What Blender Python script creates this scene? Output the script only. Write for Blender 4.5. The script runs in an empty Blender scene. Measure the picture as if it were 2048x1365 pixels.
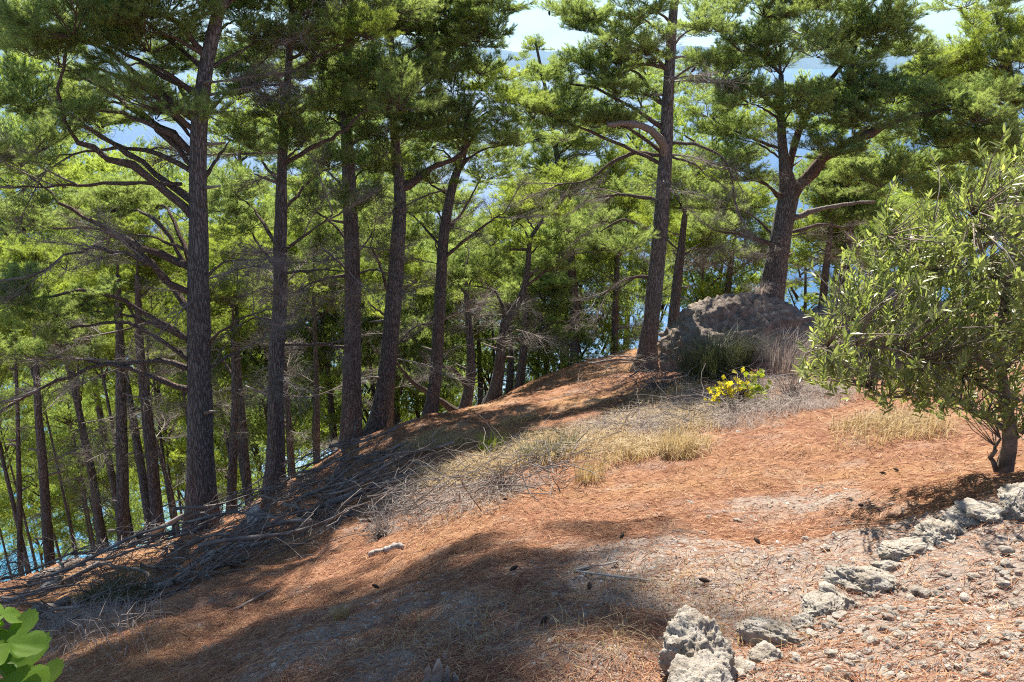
import bpy, math, numpy as np
from mathutils import Matrix, Vector

rng = np.random.default_rng(11)
D = bpy.data
scene = bpy.context.scene
COL = scene.collection
R = math.radians

# ------------------------------------------------------------------ camera, sky, sun, exposure
F = 1607.0                    # focal length in pixels of a 2048 px wide picture
PITCH = R(19.0)
cam_d = D.cameras.new('camera'); cam = D.objects.new('camera', cam_d); COL.objects.link(cam)
cam_d.sensor_width = 36.0; cam_d.lens = 36.0 * F / 2048.0
cam_d.clip_start = 0.05; cam_d.clip_end = 40000
cam.location = (0, 0, 0); cam.rotation_euler = (R(90) - PITCH, 0, 0)
scene.camera = cam

SUN_ELEV, SUN_AZ = R(50), R(-5)      # azimuth from +Y towards +X
world = D.worlds.new('World'); scene.world = world; world.use_nodes = True
wn, wl = world.node_tree.nodes, world.node_tree.links
wn.clear()
w_out = wn.new('ShaderNodeOutputWorld'); w_bg = wn.new('ShaderNodeBackground')
sky = wn.new('ShaderNodeTexSky'); sky.sky_type = 'NISHITA'; sky.sun_disc = False
sky.sun_elevation = SUN_ELEV; sky.sun_rotation = SUN_AZ
sky.altitude = 50; sky.air_density = 1.0; sky.dust_density = 0.0; sky.ozone_density = 4.0
w_tc = wn.new('ShaderNodeTexCoord'); w_map = wn.new('ShaderNodeMapping'); w_map.inputs['Scale'].default_value = (2.2, 2.2, 11)
w_ns = wn.new('ShaderNodeTexNoise'); w_ns.inputs['Scale'].default_value = 2.1; w_ns.inputs['Detail'].default_value = 7; w_ns.inputs['Roughness'].default_value = .6
w_rp = wn.new('ShaderNodeValToRGB'); w_rp.color_ramp.elements[0].position = .5; w_rp.color_ramp.elements[1].position = .78
w_rp.color_ramp.elements[1].color = (.8, .8, .8, 1)
w_mx = wn.new('ShaderNodeMixRGB'); w_mx.inputs[2].default_value = (5.6, 6.1, 6.7, 1)
wl.new(w_tc.outputs['Generated'], w_map.inputs[0]); wl.new(w_map.outputs[0], w_ns.inputs['Vector'])
wl.new(w_ns.outputs[0], w_rp.inputs[0]); wl.new(w_rp.outputs[0], w_mx.inputs[0]); wl.new(sky.outputs[0], w_mx.inputs[1])
wl.new(w_mx.outputs[0], w_bg.inputs[0]); wl.new(w_bg.outputs[0], w_out.inputs[0])
w_bg.inputs[1].default_value = 0.06

sun_d = D.lights.new('sun', 'SUN'); sun_d.energy = 4.8; sun_d.angle = R(0.55); sun_d.color = (1, .93, .82)
sun = D.objects.new('sun', sun_d); COL.objects.link(sun)
SUN_DIR = Vector((math.sin(SUN_AZ) * math.cos(SUN_ELEV), math.cos(SUN_AZ) * math.cos(SUN_ELEV), math.sin(SUN_ELEV)))
sun.rotation_euler = SUN_DIR.to_track_quat('Z', 'Y').to_euler()
scene.view_settings.view_transform = 'Standard'; scene.view_settings.look = 'None'
scene.view_settings.gamma = 1; scene.view_settings.use_curve_mapping = False
scene.view_settings.exposure = 1.45
cy = scene.cycles
cy.max_bounces = 8; cy.diffuse_bounces = 5; cy.glossy_bounces = 2; cy.transmission_bounces = 4; cy.transparent_max_bounces = 8
cy.use_denoising = False; cy.filter_width = 1.1
cy.caustics_reflective = False; cy.caustics_refractive = False

# ------------------------------------------------------------------ maths helpers
cp, sp = math.cos(PITCH), math.sin(PITCH)
def ray(u, v):
    a, b = (u - 1024) / F, (682.5 - v) / F
    return np.array([a, cp + b * sp, -sp + b * cp])
def at(u, v, Y):                       # the point at forward distance Y seen at picture point (u, v)
    d = ray(u, v); return d * (Y / d[1])
def depth(p): return p[1] * cp - p[2] * sp
def px(p, w): return w * depth(p) / F   # width in metres of w picture pixels at p
def nrm(a): return a / np.maximum(np.linalg.norm(a, axis=-1, keepdims=True), 1e-9)

def _h(ix, iy, iz, s):
    n = (ix * 374761393 + iy * 668265263 + iz * 2147483647 + s * 1274126177) & 0xffffffff
    n = ((n ^ (n >> 13)) * 1274126177) & 0xffffffff
    return ((n ^ (n >> 16)) & 0xffff) / 65535.0
def vnoise(P, s=0):                     # value noise, -1..1
    P = np.asarray(P, float); i = np.floor(P).astype(np.int64); f = P - i; f = f * f * (3 - 2 * f)
    r = 0
    for dx in (0, 1):
        for dy in (0, 1):
            for dz in (0, 1):
                w = (f[..., 0] if dx else 1 - f[..., 0]) * (f[..., 1] if dy else 1 - f[..., 1]) * (f[..., 2] if dz else 1 - f[..., 2])
                r = r + w * _h(i[..., 0] + dx, i[..., 1] + dy, i[..., 2] + dz, s)
    return r * 2 - 1
def fbm(P, s=0, o=4, g=.5):
    r, a = 0, 1.0
    P = np.asarray(P, float)
    for k in range(o):
        r = r + a * vnoise(P * (2.03 ** k) + 17.3 * k, s + k); a *= g
    return r
def spline(P, n):                       # Catmull-Rom through P, n samples
    P = np.asarray(P, float)
    if len(P) == 2: return P[0] + (P[1] - P[0]) * np.linspace(0, 1, n)[:, None]
    Q = np.vstack([2 * P[0] - P[1], P, 2 * P[-1] - P[-2]])
    t = np.linspace(0, len(P) - 1 - 1e-6, n); i = t.astype(int); f = (t - i)[:, None]
    a, b, c, d = Q[i], Q[i + 1], Q[i + 2], Q[i + 3]
    return .5 * (2 * b + (c - a) * f + (2 * a - 5 * b + 4 * c - d) * f ** 2 + (3 * b - a - 3 * c + d) * f ** 3)

class MB:                               # collects triangles, builds ONE mesh
    def __init__(s): s.V, s.T, s.M, s.n = [], [], [], 0
    def add(s, V, T, m=0):
        V = np.asarray(V, float).reshape(-1, 3); T = np.asarray(T, int).reshape(-1, 3)
        s.V.append(V); s.T.append(T + s.n); s.M.append(np.full(len(T), m, int)); s.n += len(V)
    def arrays(s): return np.vstack(s.V), np.vstack(s.T), np.concatenate(s.M)
    def tube(s, P, rad, sides=6, m=0, rough=0.0, seed=0, cap=True):
        P = np.asarray(P, float); n = len(P); rad = np.broadcast_to(np.asarray(rad, float), (n,))
        t = nrm(np.gradient(P, axis=0))
        ref = np.array([0.0, 0, 1]) if abs(t[:, 2]).mean() < .8 else np.array([1.0, 0, 0])
        a = nrm(np.cross(t, ref)); b = np.cross(t, a)
        th = np.arange(sides) * 2 * math.pi / sides
        ring = a[:, None] * np.cos(th)[None, :, None] + b[:, None] * np.sin(th)[None, :, None]
        rr = np.repeat(rad[:, None], sides, 1)
        if rough: rr = rr * (1 + rough * fbm((P[:, None] + ring * rad[:, None, None]) * np.array([9, 9, 3.]), seed, 3))
        V = (P[:, None] + ring * rr[..., None]).reshape(-1, 3)
        i = np.arange(n - 1)[:, None] * sides; j = np.arange(sides)[None]; k = (j + 1) % sides
        A, B, C, E = i + j, i + k, i + sides + k, i + sides + j
        T = np.concatenate([np.stack([A, B, C], -1).reshape(-1, 3), np.stack([A, C, E], -1).reshape(-1, 3)])
        if cap:
            V = np.vstack([V, P[0] - t[0] * rad[0] * .2, P[-1] + t[-1] * rad[-1] * .4]); c0, c1 = n * sides, n * sides + 1
            j = np.arange(sides); k = (j + 1) % sides; e = (n - 1) * sides
            T = np.vstack([T, np.stack([k, j, np.full(sides, c0)], -1), np.stack([e + j, e + k, np.full(sides, c1)], -1)])
        s.add(V, T, m)
    def mesh(s, name, mats, smooth=True):
        V, T, M = s.arrays(); me = D.meshes.new(name)
        me.vertices.add(len(V)); me.vertices.foreach_set('co', V.astype(np.float32).ravel())
        me.loops.add(len(T) * 3); me.loops.foreach_set('vertex_index', T.astype(np.int32).ravel())
        me.polygons.add(len(T)); me.polygons.foreach_set('loop_start', np.arange(0, len(T) * 3, 3, dtype=np.int32))
        me.polygons.foreach_set('material_index', M.astype(np.int32))
        me.polygons.foreach_set('use_smooth', np.full(len(T), bool(smooth)))
        for m in mats if isinstance(mats, (list, tuple)) else [mats]: me.materials.append(m)
        me.update(calc_edges=True); return me

def link(name, me, parent=None, loc=(0, 0, 0), mat=None):
    o = D.objects.new(name, me); COL.objects.link(o)
    if parent is not None: o.parent = parent
    if mat is not None: o.matrix_local = mat
    else: o.location = [float(c) for c in loc]
    return o
def tag(o, label=None, cat=None, group=None, kind=None):
    for k, v in (('label', label), ('category', cat), ('group', group), ('kind', kind)):
        if v: o[k] = v
    return o
def thing(name, label, cat, loc, group=None): return tag(link(name, None, loc=loc), label, cat, group)
def frame(xdir, up=(0, 0, 1)):          # rotation whose X axis points along xdir
    x = nrm(np.asarray(xdir, float)); y = np.cross(up, x)
    y = nrm(y) if np.linalg.norm(y) > 1e-4 else np.array([0, 1.0, 0]); z = np.cross(x, y)
    return np.stack([x, y, z], 1)
def M4(loc, rot=None, sc=1.0):
    m = np.eye(4); m[:3, :3] = (np.eye(3) if rot is None else rot) * np.asarray(sc, float); m[:3, 3] = loc
    return Matrix(m.tolist())
def rotz(a): c, s = math.cos(a), math.sin(a); return np.array([[c, -s, 0], [s, c, 0], [0, 0, 1.0]])

# ------------------------------------------------------------------ materials
def material(name):
    m = D.materials.new(name); m.use_nodes = True; nt = m.node_tree
    b = nt.nodes['Principled BSDF']; return m, nt, b
def N(nt, typ, **kw):
    n = nt.nodes.new(typ)
    for k, v in kw.items():
        if k in n.inputs: n.inputs[k].default_value = v
        else: setattr(n, k, v)
    return n
def ramp(nt, fac, stops):
    r = nt.nodes.new('ShaderNodeValToRGB'); e = r.color_ramp.elements
    while len(e) < len(stops): e.new(.5)
    for q, (p, c) in zip(e, stops): q.position = p; q.color = (*c, 1)
    nt.links.new(fac, r.inputs[0]); return r.outputs[0]
def bump(nt, b, h, strength, dist):
    n = N(nt, 'ShaderNodeBump'); n.inputs['Strength'].default_value = strength; n.inputs['Distance'].default_value = dist
    nt.links.new(h, n.inputs['Height']); nt.links.new(n.outputs[0], b.inputs['Normal']); return n
def coords(nt, scale=(1, 1, 1)):
    c = nt.nodes.new('ShaderNodeNewGeometry'); mp = nt.nodes.new('ShaderNodeMapping'); mp.inputs['Scale'].default_value = scale
    nt.links.new(c.outputs['Position'], mp.inputs[0]); return mp.outputs[0]
def mathn(nt, op, a, b):
    n = nt.nodes.new('ShaderNodeMath'); n.operation = op
    for i, x in enumerate((a, b)):
        if isinstance(x, (int, float)): n.inputs[i].default_value = x
        else: nt.links.new(x, n.inputs[i])
    return n.outputs[0]

def bark_mat(name, dark, mid, light, red, zs=.32):
    m, nt, b = material(name); co = coords(nt, (1, 1, zs))
    wob = N(nt, 'ShaderNodeTexNoise', Scale=9.0, Detail=4.0); nt.links.new(co, wob.inputs['Vector'])
    mixv = N(nt, 'ShaderNodeMixRGB'); mixv.inputs[0].default_value = .12; nt.links.new(co, mixv.inputs[1]); nt.links.new(wob.outputs['Color'], mixv.inputs[2])
    v = N(nt, 'ShaderNodeTexVoronoi', feature='DISTANCE_TO_EDGE'); v.inputs['Scale'].default_value = 44; nt.links.new(mixv.outputs[0], v.inputs['Vector'])
    n2 = N(nt, 'ShaderNodeTexNoise', Scale=55.0, Detail=5.0); nt.links.new(co, n2.inputs['Vector'])
    n3 = N(nt, 'ShaderNodeTexNoise', Scale=1.3, Detail=3.0); nt.links.new(co, n3.inputs['Vector'])
    h = mathn(nt, 'ADD', mathn(nt, 'MINIMUM', mathn(nt, 'MULTIPLY', v.outputs['Distance'], 2.6), .55), mathn(nt, 'MULTIPLY', n2.outputs[0], .8))
    c1 = ramp(nt, h, [(.1, dark), (.5, mid), (1.25 / 1.45, light)])
    mx = N(nt, 'ShaderNodeMixRGB'); mx.blend_type = 'MIX'; nt.links.new(c1, mx.inputs[1]); mx.inputs[2].default_value = (*red, 1)
    nt.links.new(mathn(nt, 'MULTIPLY', ramp(nt, n3.outputs[0], [(.42, (0, 0, 0)), (.7, (1, 1, 1))]), .55), mx.inputs[0])
    nt.links.new(mx.outputs[0], b.inputs['Base Color']); b.inputs['Roughness'].default_value = .92; b.inputs['Specular IOR Level'].default_value = .2
    bump(nt, b, h, .9, .025); return m
M_bark = bark_mat('pine_bark', (.024, .023, .023), (.085, .081, .082), (.22, .21, .21), (.125, .096, .085), .2)
M_limb = bark_mat('limb_bark', (.035, .027, .024), (.12, .094, .083), (.22, .185, .165), (.17, .09, .06), 1)
M_pale = bark_mat('bare_limb', (.09, .075, .065), (.25, .215, .19), (.36, .32, .29), (.29, .22, .17), 1)
def simple(name, c1, c2, scale=20, rough=.9, bstr=.5, spec=.2):
    m, nt, b = material(name); co = coords(nt)
    n = N(nt, 'ShaderNodeTexNoise', Scale=float(scale), Detail=6.0); nt.links.new(co, n.inputs['Vector'])
    nt.links.new(ramp(nt, n.outputs[0], [(.3, c1), (.7, c2)]), b.inputs['Base Color'])
    b.inputs['Roughness'].default_value = rough; b.inputs['Specular IOR Level'].default_value = spec
    bump(nt, b, n.outputs[0], bstr, .02); return m
M_twig = simple('live_twig', (.06, .045, .035), (.15, .115, .09), 8)
M_deadtwig = simple('dead_twig', (.11, .092, .082), (.36, .32, .29), 6)
M_stick = simple('weathered_stick', (.075, .063, .056), (.3, .265, .24), 5)
M_drift = simple('bleached_wood', (.24, .21, .185), (.52, .48, .43), 14)
M_olivebark = simple('grey_shrub_bark', (.11, .09, .075), (.3, .25, .2), 18)

def leaf_mat(name, cols, trans, tw=.5, rough=.45, spec=.4, island=True, objvar=.25, cols2=None):
    m, nt, b = material(name); out = nt.nodes['Material Output']
    g = nt.nodes.new('ShaderNodeNewGeometry'); oi = nt.nodes.new('ShaderNodeObjectInfo')
    f = mathn(nt, 'ADD', mathn(nt, 'MULTIPLY', g.outputs['Random Per Island'], 1 - objvar), mathn(nt, 'MULTIPLY', oi.outputs['Random'], objvar))
    c = ramp(nt, f, [(i / (len(cols) - 1), x) for i, x in enumerate(cols)])
    if cols2:                            # yellower greens painting sunlit foliage, chosen per object by its 'tint' property
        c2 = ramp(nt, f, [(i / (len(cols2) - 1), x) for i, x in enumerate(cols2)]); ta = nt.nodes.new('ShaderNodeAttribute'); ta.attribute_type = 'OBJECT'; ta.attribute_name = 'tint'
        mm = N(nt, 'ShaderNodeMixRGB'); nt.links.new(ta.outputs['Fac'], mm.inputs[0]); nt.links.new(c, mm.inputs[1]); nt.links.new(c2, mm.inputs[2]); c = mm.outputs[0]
    nt.links.new(c, b.inputs['Base Color']); b.inputs['Roughness'].default_value = rough; b.inputs['Specular IOR Level'].default_value = spec
    t = nt.nodes.new('ShaderNodeBsdfTranslucent')
    mu = N(nt, 'ShaderNodeMixRGB'); mu.blend_type = 'MULTIPLY'; mu.inputs[0].default_value = 1; nt.links.new(c, mu.inputs[1]); mu.inputs[2].default_value = (*trans, 1)
    nt.links.new(mu.outputs[0], t.inputs[0])
    ms = nt.nodes.new('ShaderNodeMixShader'); ms.inputs[0].default_value = tw
    nt.links.new(b.outputs[0], ms.inputs[1]); nt.links.new(t.outputs[0], ms.inputs[2]); nt.links.new(ms.outputs[0], out.inputs[0]); return m
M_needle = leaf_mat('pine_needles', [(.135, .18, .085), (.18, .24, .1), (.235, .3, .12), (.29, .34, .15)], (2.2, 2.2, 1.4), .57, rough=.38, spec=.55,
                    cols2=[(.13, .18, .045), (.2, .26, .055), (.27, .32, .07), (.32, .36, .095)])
M_shrubleaf = leaf_mat('shrub_leaf', [(.13, .165, .06), (.2, .24, .085), (.28, .31, .12), (.38, .34, .15)], (1.7, 1.8, 1), .42, .38, .5)
M_fig = leaf_mat('fig_leaf', [(.09, .17, .02), (.14, .235, .03)], (2.1, 2.2, .8), .5, .5, .3, objvar=1)
M_yellow = leaf_mat('yellow_leaf', [(.36, .32, .03), (.48, .4, .04), (.26, .3, .04)], (1.5, 1.5, .8), .5, .5, .3)
M_vinegreen = leaf_mat('vine_leaf', [(.16, .24, .03), (.3, .34, .04)], (1.8, 1.8, .8), .5, .5, .3)
M_grass = leaf_mat('dry_grass', [(.3, .21, .1), (.44, .33, .18), (.56, .46, .29), (.4, .32, .22)], (1.1, 1.05, .8), .4, .6, .2)
M_greygrass = leaf_mat('grey_stalks', [(.22, .18, .15), (.36, .3, .26), (.5, .44, .38)], (1, 1, 1), .25, .7, .2)
M_broom = leaf_mat('broom_stems', [(.05, .065, .03), (.09, .11, .05), (.13, .13, .07)], (1.2, 1.2, .8), .3, .6, .3)
M_litter = leaf_mat('needle_litter', [(.15, .055, .032), (.31, .13, .065), (.42, .21, .105), (.52, .34, .2)], (1, 1, 1), .1, .6, .3, objvar=0)
M_cone = simple('cone_scales', (.03, .02, .015), (.09, .06, .045), 60)

def rock_mat(name, c1, c2, c3, sc=1.0, pit=.5):
    m, nt, b = material(name); co = coords(nt)
    n1 = N(nt, 'ShaderNodeTexNoise', Scale=7.0 * sc, Detail=8.0, Roughness=.65); nt.links.new(co, n1.inputs['Vector'])
    n2 = N(nt, 'ShaderNodeTexNoise', Scale=38.0 * sc, Detail=6.0, Roughness=.7); nt.links.new(co, n2.inputs['Vector'])
    v = N(nt, 'ShaderNodeTexVoronoi'); v.inputs['Scale'].default_value = 30 * sc; nt.links.new(co, v.inputs['Vector'])
    pits = ramp(nt, mathn(nt, 'ADD', v.outputs['Distance'], mathn(nt, 'MULTIPLY', n2.outputs[0], .9)), [(.42, (0, 0, 0)), (.62, (1, 1, 1))])
    c = ramp(nt, n1.outputs[0], [(.32, c1), (.52, c2), (.72, c3)])
    mx = N(nt, 'ShaderNodeMixRGB'); mx.blend_type = 'MULTIPLY'; mx.inputs[0].default_value = pit; nt.links.new(c, mx.inputs[1]); nt.links.new(pits, mx.inputs[2])
    nt.links.new(mx.outputs[0], b.inputs['Base Color']); b.inputs['Roughness'].default_value = .95; b.inputs['Specular IOR Level'].default_value = .15
    bump(nt, b, mathn(nt, 'ADD', mathn(nt, 'MULTIPLY', pits, .6), n2.outputs[0]), 1.0, .035 / sc); return m
M_rock = rock_mat('limestone', (.29, .24, .185), (.44, .395, .33), (.56, .515, .45), 2.2, .55)
M_crag = rock_mat('conglomerate', (.13, .105, .088), (.27, .22, .18), (.4, .355, .315), 1.6, .8)
M_stone = rock_mat('pale_stone', (.26, .215, .175), (.42, .37, .31), (.56, .51, .45), 2.5, .3)
M_gravel = leaf_mat('gravel_chips', [(.19, .155, .13), (.31, .27, .24), (.42, .38, .34), (.5, .44, .38)], (1, 1, 1), 0.0, .9, .2)

# ------------------------------------------------------------------ the ground: thin-plate surface through surveyed points
pix = [(1024,1365,1.9),(1400,1365,1.8),(2048,1365,1.6),(2048,1000,2.9),(1700,1200,2.25),(1300,1200,2.65),(1700,1050,3.6),(1950,960,4.0),
 (1024,1200,2.85),(1024,1050,4.3),(1150,970,5.6),(1400,900,6.3),(1700,830,7.0),(1650,780,8.5),(1400,800,8.8),(1400,740,11),(1100,900,7.6),
 (1100,800,11.5),(1200,722,16),(1290,742,13),(1000,795,15),(860,862,13),(703,897,12),(550,987,10.5),(405,1064,9),(250,1108,9.4),(100,1140,9.0),
 (0,1165,8.4),(0,1365,3.4),(300,1365,2.9),(600,1365,2.35),(200,1250,4.6),(600,1200,3.9),(600,1100,5.6),(820,1050,5.2),(820,960,7.6),(400,1180,5.8),
 (150,1180,6.4),(1950,800,8.5),(1700,720,11.5),(1345,690,16),(1690,645,18)]
ctrl = [at(*p) for p in pix]
ctrl += [(-9,12,-9.3),(-4,14,-9.6),(-14,9,-9.5),(-2,19,-10.5),(2.5,21,-10),(-30,12,-22),(-18,22,-21),(0,27,-17),(9,26,-12),(20,22,-8.5),(14,13,-4.2),(9,7,-2.7),(25,8,-1),
 (-40,40,-45),(-15,40,-33),(5,40,-29),(20,40,-23),(45,40,-18),(-60,65,-58),(-15,60,-47),(15,60,-45),(60,65,-46),(-60,5,-38),(-25,-6,-12),(-7,0,-4.3),(-4,-6,-3),(0,-4,-1.2),(4,-6,-.3),
 (8,0,-.9),(25,-6,3),(60,0,6),(60,25,-2),(-60,95,-62),(0,95,-60),(60,95,-60),(60,-10,9),(-60,-10,-30)]
ctrl = np.array(ctrl, float)
def tps(xy, C=None):
    d = np.linalg.norm(xy[:, None] - ctrl[None, :, :2], axis=-1)
    return np.where(d > 0, d * d * np.log(np.maximum(d, 1e-9)), 0)
nC = len(ctrl); Pm = np.hstack([np.ones((nC, 1)), ctrl[:, :2]])
A = np.zeros((nC + 3, nC + 3)); A[:nC, :nC] = tps(ctrl[:, :2]) ; A[:nC, nC:] = Pm; A[nC:, :nC] = Pm.T
sol = np.linalg.solve(A, np.concatenate([ctrl[:, 2], [0, 0, 0]]))
def axis(lo, hi, knots):
    out = [lo]
    while out[-1] < hi:
        out.append(out[-1] + np.interp(out[-1], *knots))
    return np.array(out)
GX = axis(-60, 60, ([-60, -14, -6, -3, 4, 8, 15, 60], [1.6, .3, .1, .045, .045, .1, .3, 1.6]))
GY = axis(-9, 95, ([-9, 0, 1, 4, 8, 15, 22, 95], [.9, .12, .035, .04, .07, .12, .4, 2.0]))
XX, YY = np.meshgrid(GX, GY)
xy = np.stack([XX.ravel(), YY.ravel()], 1)
ZZ = np.concatenate([tps(c) @ sol[:nC] + sol[nC] + c @ sol[nC + 1:] for c in np.array_split(xy, 40)]).reshape(XX.shape)
q3 = np.stack([XX, YY, 0 * XX], -1)
near = np.clip(1.4 - np.hypot(XX, YY) / 25, .0, 1)
ZZ += near * (.065 * fbm(q3 * 1.3, 3, 3) + .022 * fbm(q3 * 6, 9, 3) + .008 * vnoise(q3 * 22, 4))
def gz(x, y):
    x = np.asarray(x, float); y = np.asarray(y, float)
    i = np.clip(np.searchsorted(GX, x) - 1, 0, len(GX) - 2); j = np.clip(np.searchsorted(GY, y) - 1, 0, len(GY) - 2)
    a = np.clip((x - GX[i]) / (GX[i + 1] - GX[i]), 0, 1); b = np.clip((y - GY[j]) / (GY[j + 1] - GY[j]), 0, 1)
    return (ZZ[j, i] * (1 - a) + ZZ[j, i + 1] * a) * (1 - b) + (ZZ[j + 1, i] * (1 - a) + ZZ[j + 1, i + 1] * a) * b
def hit(u, v, y0=1.2, y1=40):           # where the sight line through (u, v) first meets the ground
    d = ray(u, v); Y = np.geomspace(y0, y1, 1500); p = d[None] * (Y / d[1])[:, None]
    below = np.nonzero(p[:, 2] < gz(p[:, 0], p[:, 1]))[0]
    k = below[0] if len(below) else 1499
    q = p[k].copy(); q[2] = gz(q[0], q[1]); return q
def gnormal(x, y, e=.15):
    return nrm(np.stack([gz(x - e, y) - gz(x + e, y), gz(x, y - e) - gz(x, y + e), 2 * e + 0 * np.asarray(x, float)], -1))
# patches of stony soil (u, v, radius m, weight)
_gp = [(700,1240,.45,1),(640,1300,.3,.8),(780,1330,.3,.7),(1210,1110,.35,1),(1260,1190,.28,.9),(1420,1110,.42,1.1),(1350,1080,.3,.7),(1500,1150,.3,.8),(1600,1010,.38,1),
       (1480,1000,.3,.5),(1080,1260,.22,.7),(1250,1300,.2,.5),(950,1200,.2,.5),(1800,1200,.45,1.2),(1950,1150,.5,1.2),(1950,1300,.5,1.2),(1700,1300,.35,1.1),(1560,1330,.3,1),(1900,1050,.4,1),(2040,1040,.5,1),(1180,1340,.2,.5),
       (1650,1120,.2,.5),(1130,1180,.2,.4)]
_gp = [(hit(u, v)[:2], r, w) for u, v, r, w in _gp]
def gravel(x, y):
    g = 0
    for c, r, w in _gp: g = g + w * np.exp(-((x - c[0]) ** 2 + (y - c[1]) ** 2) / (r * r))
    return np.clip(g * 1.15 + .55 * fbm(np.stack([x, y, 0 * x], -1) * 4.5, 21, 4) - .15, 0, 1)
nx, ny = len(GX), len(GY)
mb = MB(); i = np.arange(ny - 1)[:, None] * nx + np.arange(nx - 1)[None]
mb.add(np.stack([XX, YY, ZZ], -1), np.concatenate([np.stack([i, i + 1, i + nx + 1], -1).reshape(-1, 3), np.stack([i, i + nx + 1, i + nx], -1).reshape(-1, 3)]))
m, nt, b = material('forest_floor'); co = coords(nt)
na = N(nt, 'ShaderNodeTexNoise', Scale=3.2, Detail=8.0, Roughness=.65); nt.links.new(co, na.inputs['Vector'])
nb = N(nt, 'ShaderNodeTexNoise', Scale=70.0, Detail=5.0, Roughness=.7); nt.links.new(co, nb.inputs['Vector'])
nc = N(nt, 'ShaderNodeTexNoise', Scale=.55, Detail=4.0); nt.links.new(co, nc.inputs['Vector'])
lit = ramp(nt, mathn(nt, 'ADD', mathn(nt, 'MULTIPLY', na.outputs[0], .55), mathn(nt, 'MULTIPLY', nb.outputs[0], .45)), [(.3, (.1, .05, .032)), (.48, (.245, .12, .07)), (.62, (.34, .185, .105)), (.75, (.45, .3, .18))])
gold = N(nt, 'ShaderNodeMixRGB'); nt.links.new(lit, gold.inputs[1]); gold.inputs[2].default_value = (.42, .27, .115, 1)
nt.links.new(mathn(nt, 'MULTIPLY', ramp(nt, nc.outputs[0], [(.45, (0, 0, 0)), (.7, (1, 1, 1))]), .5), gold.inputs[0])
at_ = nt.nodes.new('ShaderNodeAttribute'); at_.attribute_name = 'gravel'
gcol = ramp(nt, nb.outputs[0], [(.3, (.15, .12, .1)), (.5, (.3, .26, .225)), (.72, (.46, .41, .36))])
gm = N(nt, 'ShaderNodeMixRGB'); nt.links.new(mathn(nt, 'MULTIPLY', at_.outputs['Fac'], .85), gm.inputs[0]); nt.links.new(gold.outputs[0], gm.inputs[1]); nt.links.new(gcol, gm.inputs[2])
nt.links.new(gm.outputs[0], b.inputs['Base Color']); b.inputs['Roughness'].default_value = .95; b.inputs['Specular IOR Level'].default_value = .15
bump(nt, b, nb.outputs[0], .7, .03)
gme = mb.mesh('ground', [m])
ga = gme.attributes.new('gravel', 'FLOAT', 'POINT'); ga.data.foreach_set('value', gravel(XX.ravel(), YY.ravel()).astype(np.float32))
tag(link('ground', gme), 'steep slope of orange brown pine needles and pale stony patches', kind='structure')

# sea, far island
SEA = -46.0
m, nt, b = material('sea_water'); co = coords(nt, (1, 1, 1))
w1 = N(nt, 'ShaderNodeTexNoise', Scale=.9, Detail=6.0, Roughness=.6); nt.links.new(co, w1.inputs['Vector'])
w2 = N(nt, 'ShaderNodeTexNoise', Scale=.06, Detail=4.0); nt.links.new(co, w2.inputs['Vector'])
sep = nt.nodes.new('ShaderNodeSeparateXYZ'); nt.links.new(co, sep.inputs[0])
dd = mathn(nt, 'ADD', mathn(nt, 'MULTIPLY', sep.outputs['Y'], 1 / 260), mathn(nt, 'MULTIPLY', w2.outputs[0], .25))
nt.links.new(ramp(nt, dd, [(.22, (.02, .2, .25)), (.48, (.01, .12, .24)), (.9, (.012, .08, .2))]), b.inputs['Base Color'])
b.inputs['Roughness'].default_value = .34; b.inputs['Specular IOR Level'].default_value = .4; bump(nt, b, w1.outputs[0], .5, .4)
mb = MB(); r_ = np.concatenate([np.geomspace(30, 12500, 40)]); th = np.linspace(-1.3, 1.3, 60)
V = np.array([[rr * math.sin(t), rr * math.cos(t), SEA] for rr in r_ for t in th])
k = len(th); i = (np.arange(len(r_) - 1)[:, None] * k + np.arange(k - 1)[None])
mb.add(V, np.concatenate([np.stack([i, i + 1, i + k + 1], -1).reshape(-1, 3), np.stack([i, i + k + 1, i + k], -1).reshape(-1, 3)]))
tag(link('sea', mb.mesh('sea', [m])), 'calm blue sea glinting behind the pines', kind='structure')
M_isle = simple('island_scrub', (.035, .05, .03), (.1, .11, .08), .004, .95, .2)
mb = MB(); ths = np.linspace(-.75, .75, 240)
ridge = 245 + 75 * fbm(np.stack([ths * 5 + 40, 0 * ths, 0 * ths], -1), 5, 5)
ridge *= np.clip(1.02 - .35 * (ths - .0), .4, 1.2)
rows = []
for f_, d_ in ((0, 9000), (.35, 9300), (.75, 9900), (1, 10400), (.6, 11200), (0, 12200)):
    hh = SEA - 2 + f_ * ridge * (1 + .12 * fbm(np.stack([ths * 30, 0 * ths + f_ * 9, 0 * ths], -1), 8, 4))
    rows.append(np.stack([d_ * np.sin(ths), d_ * np.cos(ths), hh], 1))
V = np.vstack(rows); k = len(ths); i = (np.arange(len(rows) - 1)[:, None] * k + np.arange(k - 1)[None])
mb.add(V, np.concatenate([np.stack([i, i + 1, i + k + 1], -1).reshape(-1, 3), np.stack([i, i + k + 1, i + k], -1).reshape(-1, 3)]))
tag(link('far_hills', mb.mesh('far_hills', [M_isle])), 'blue ridge of a far island across the sea', kind='structure')

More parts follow.
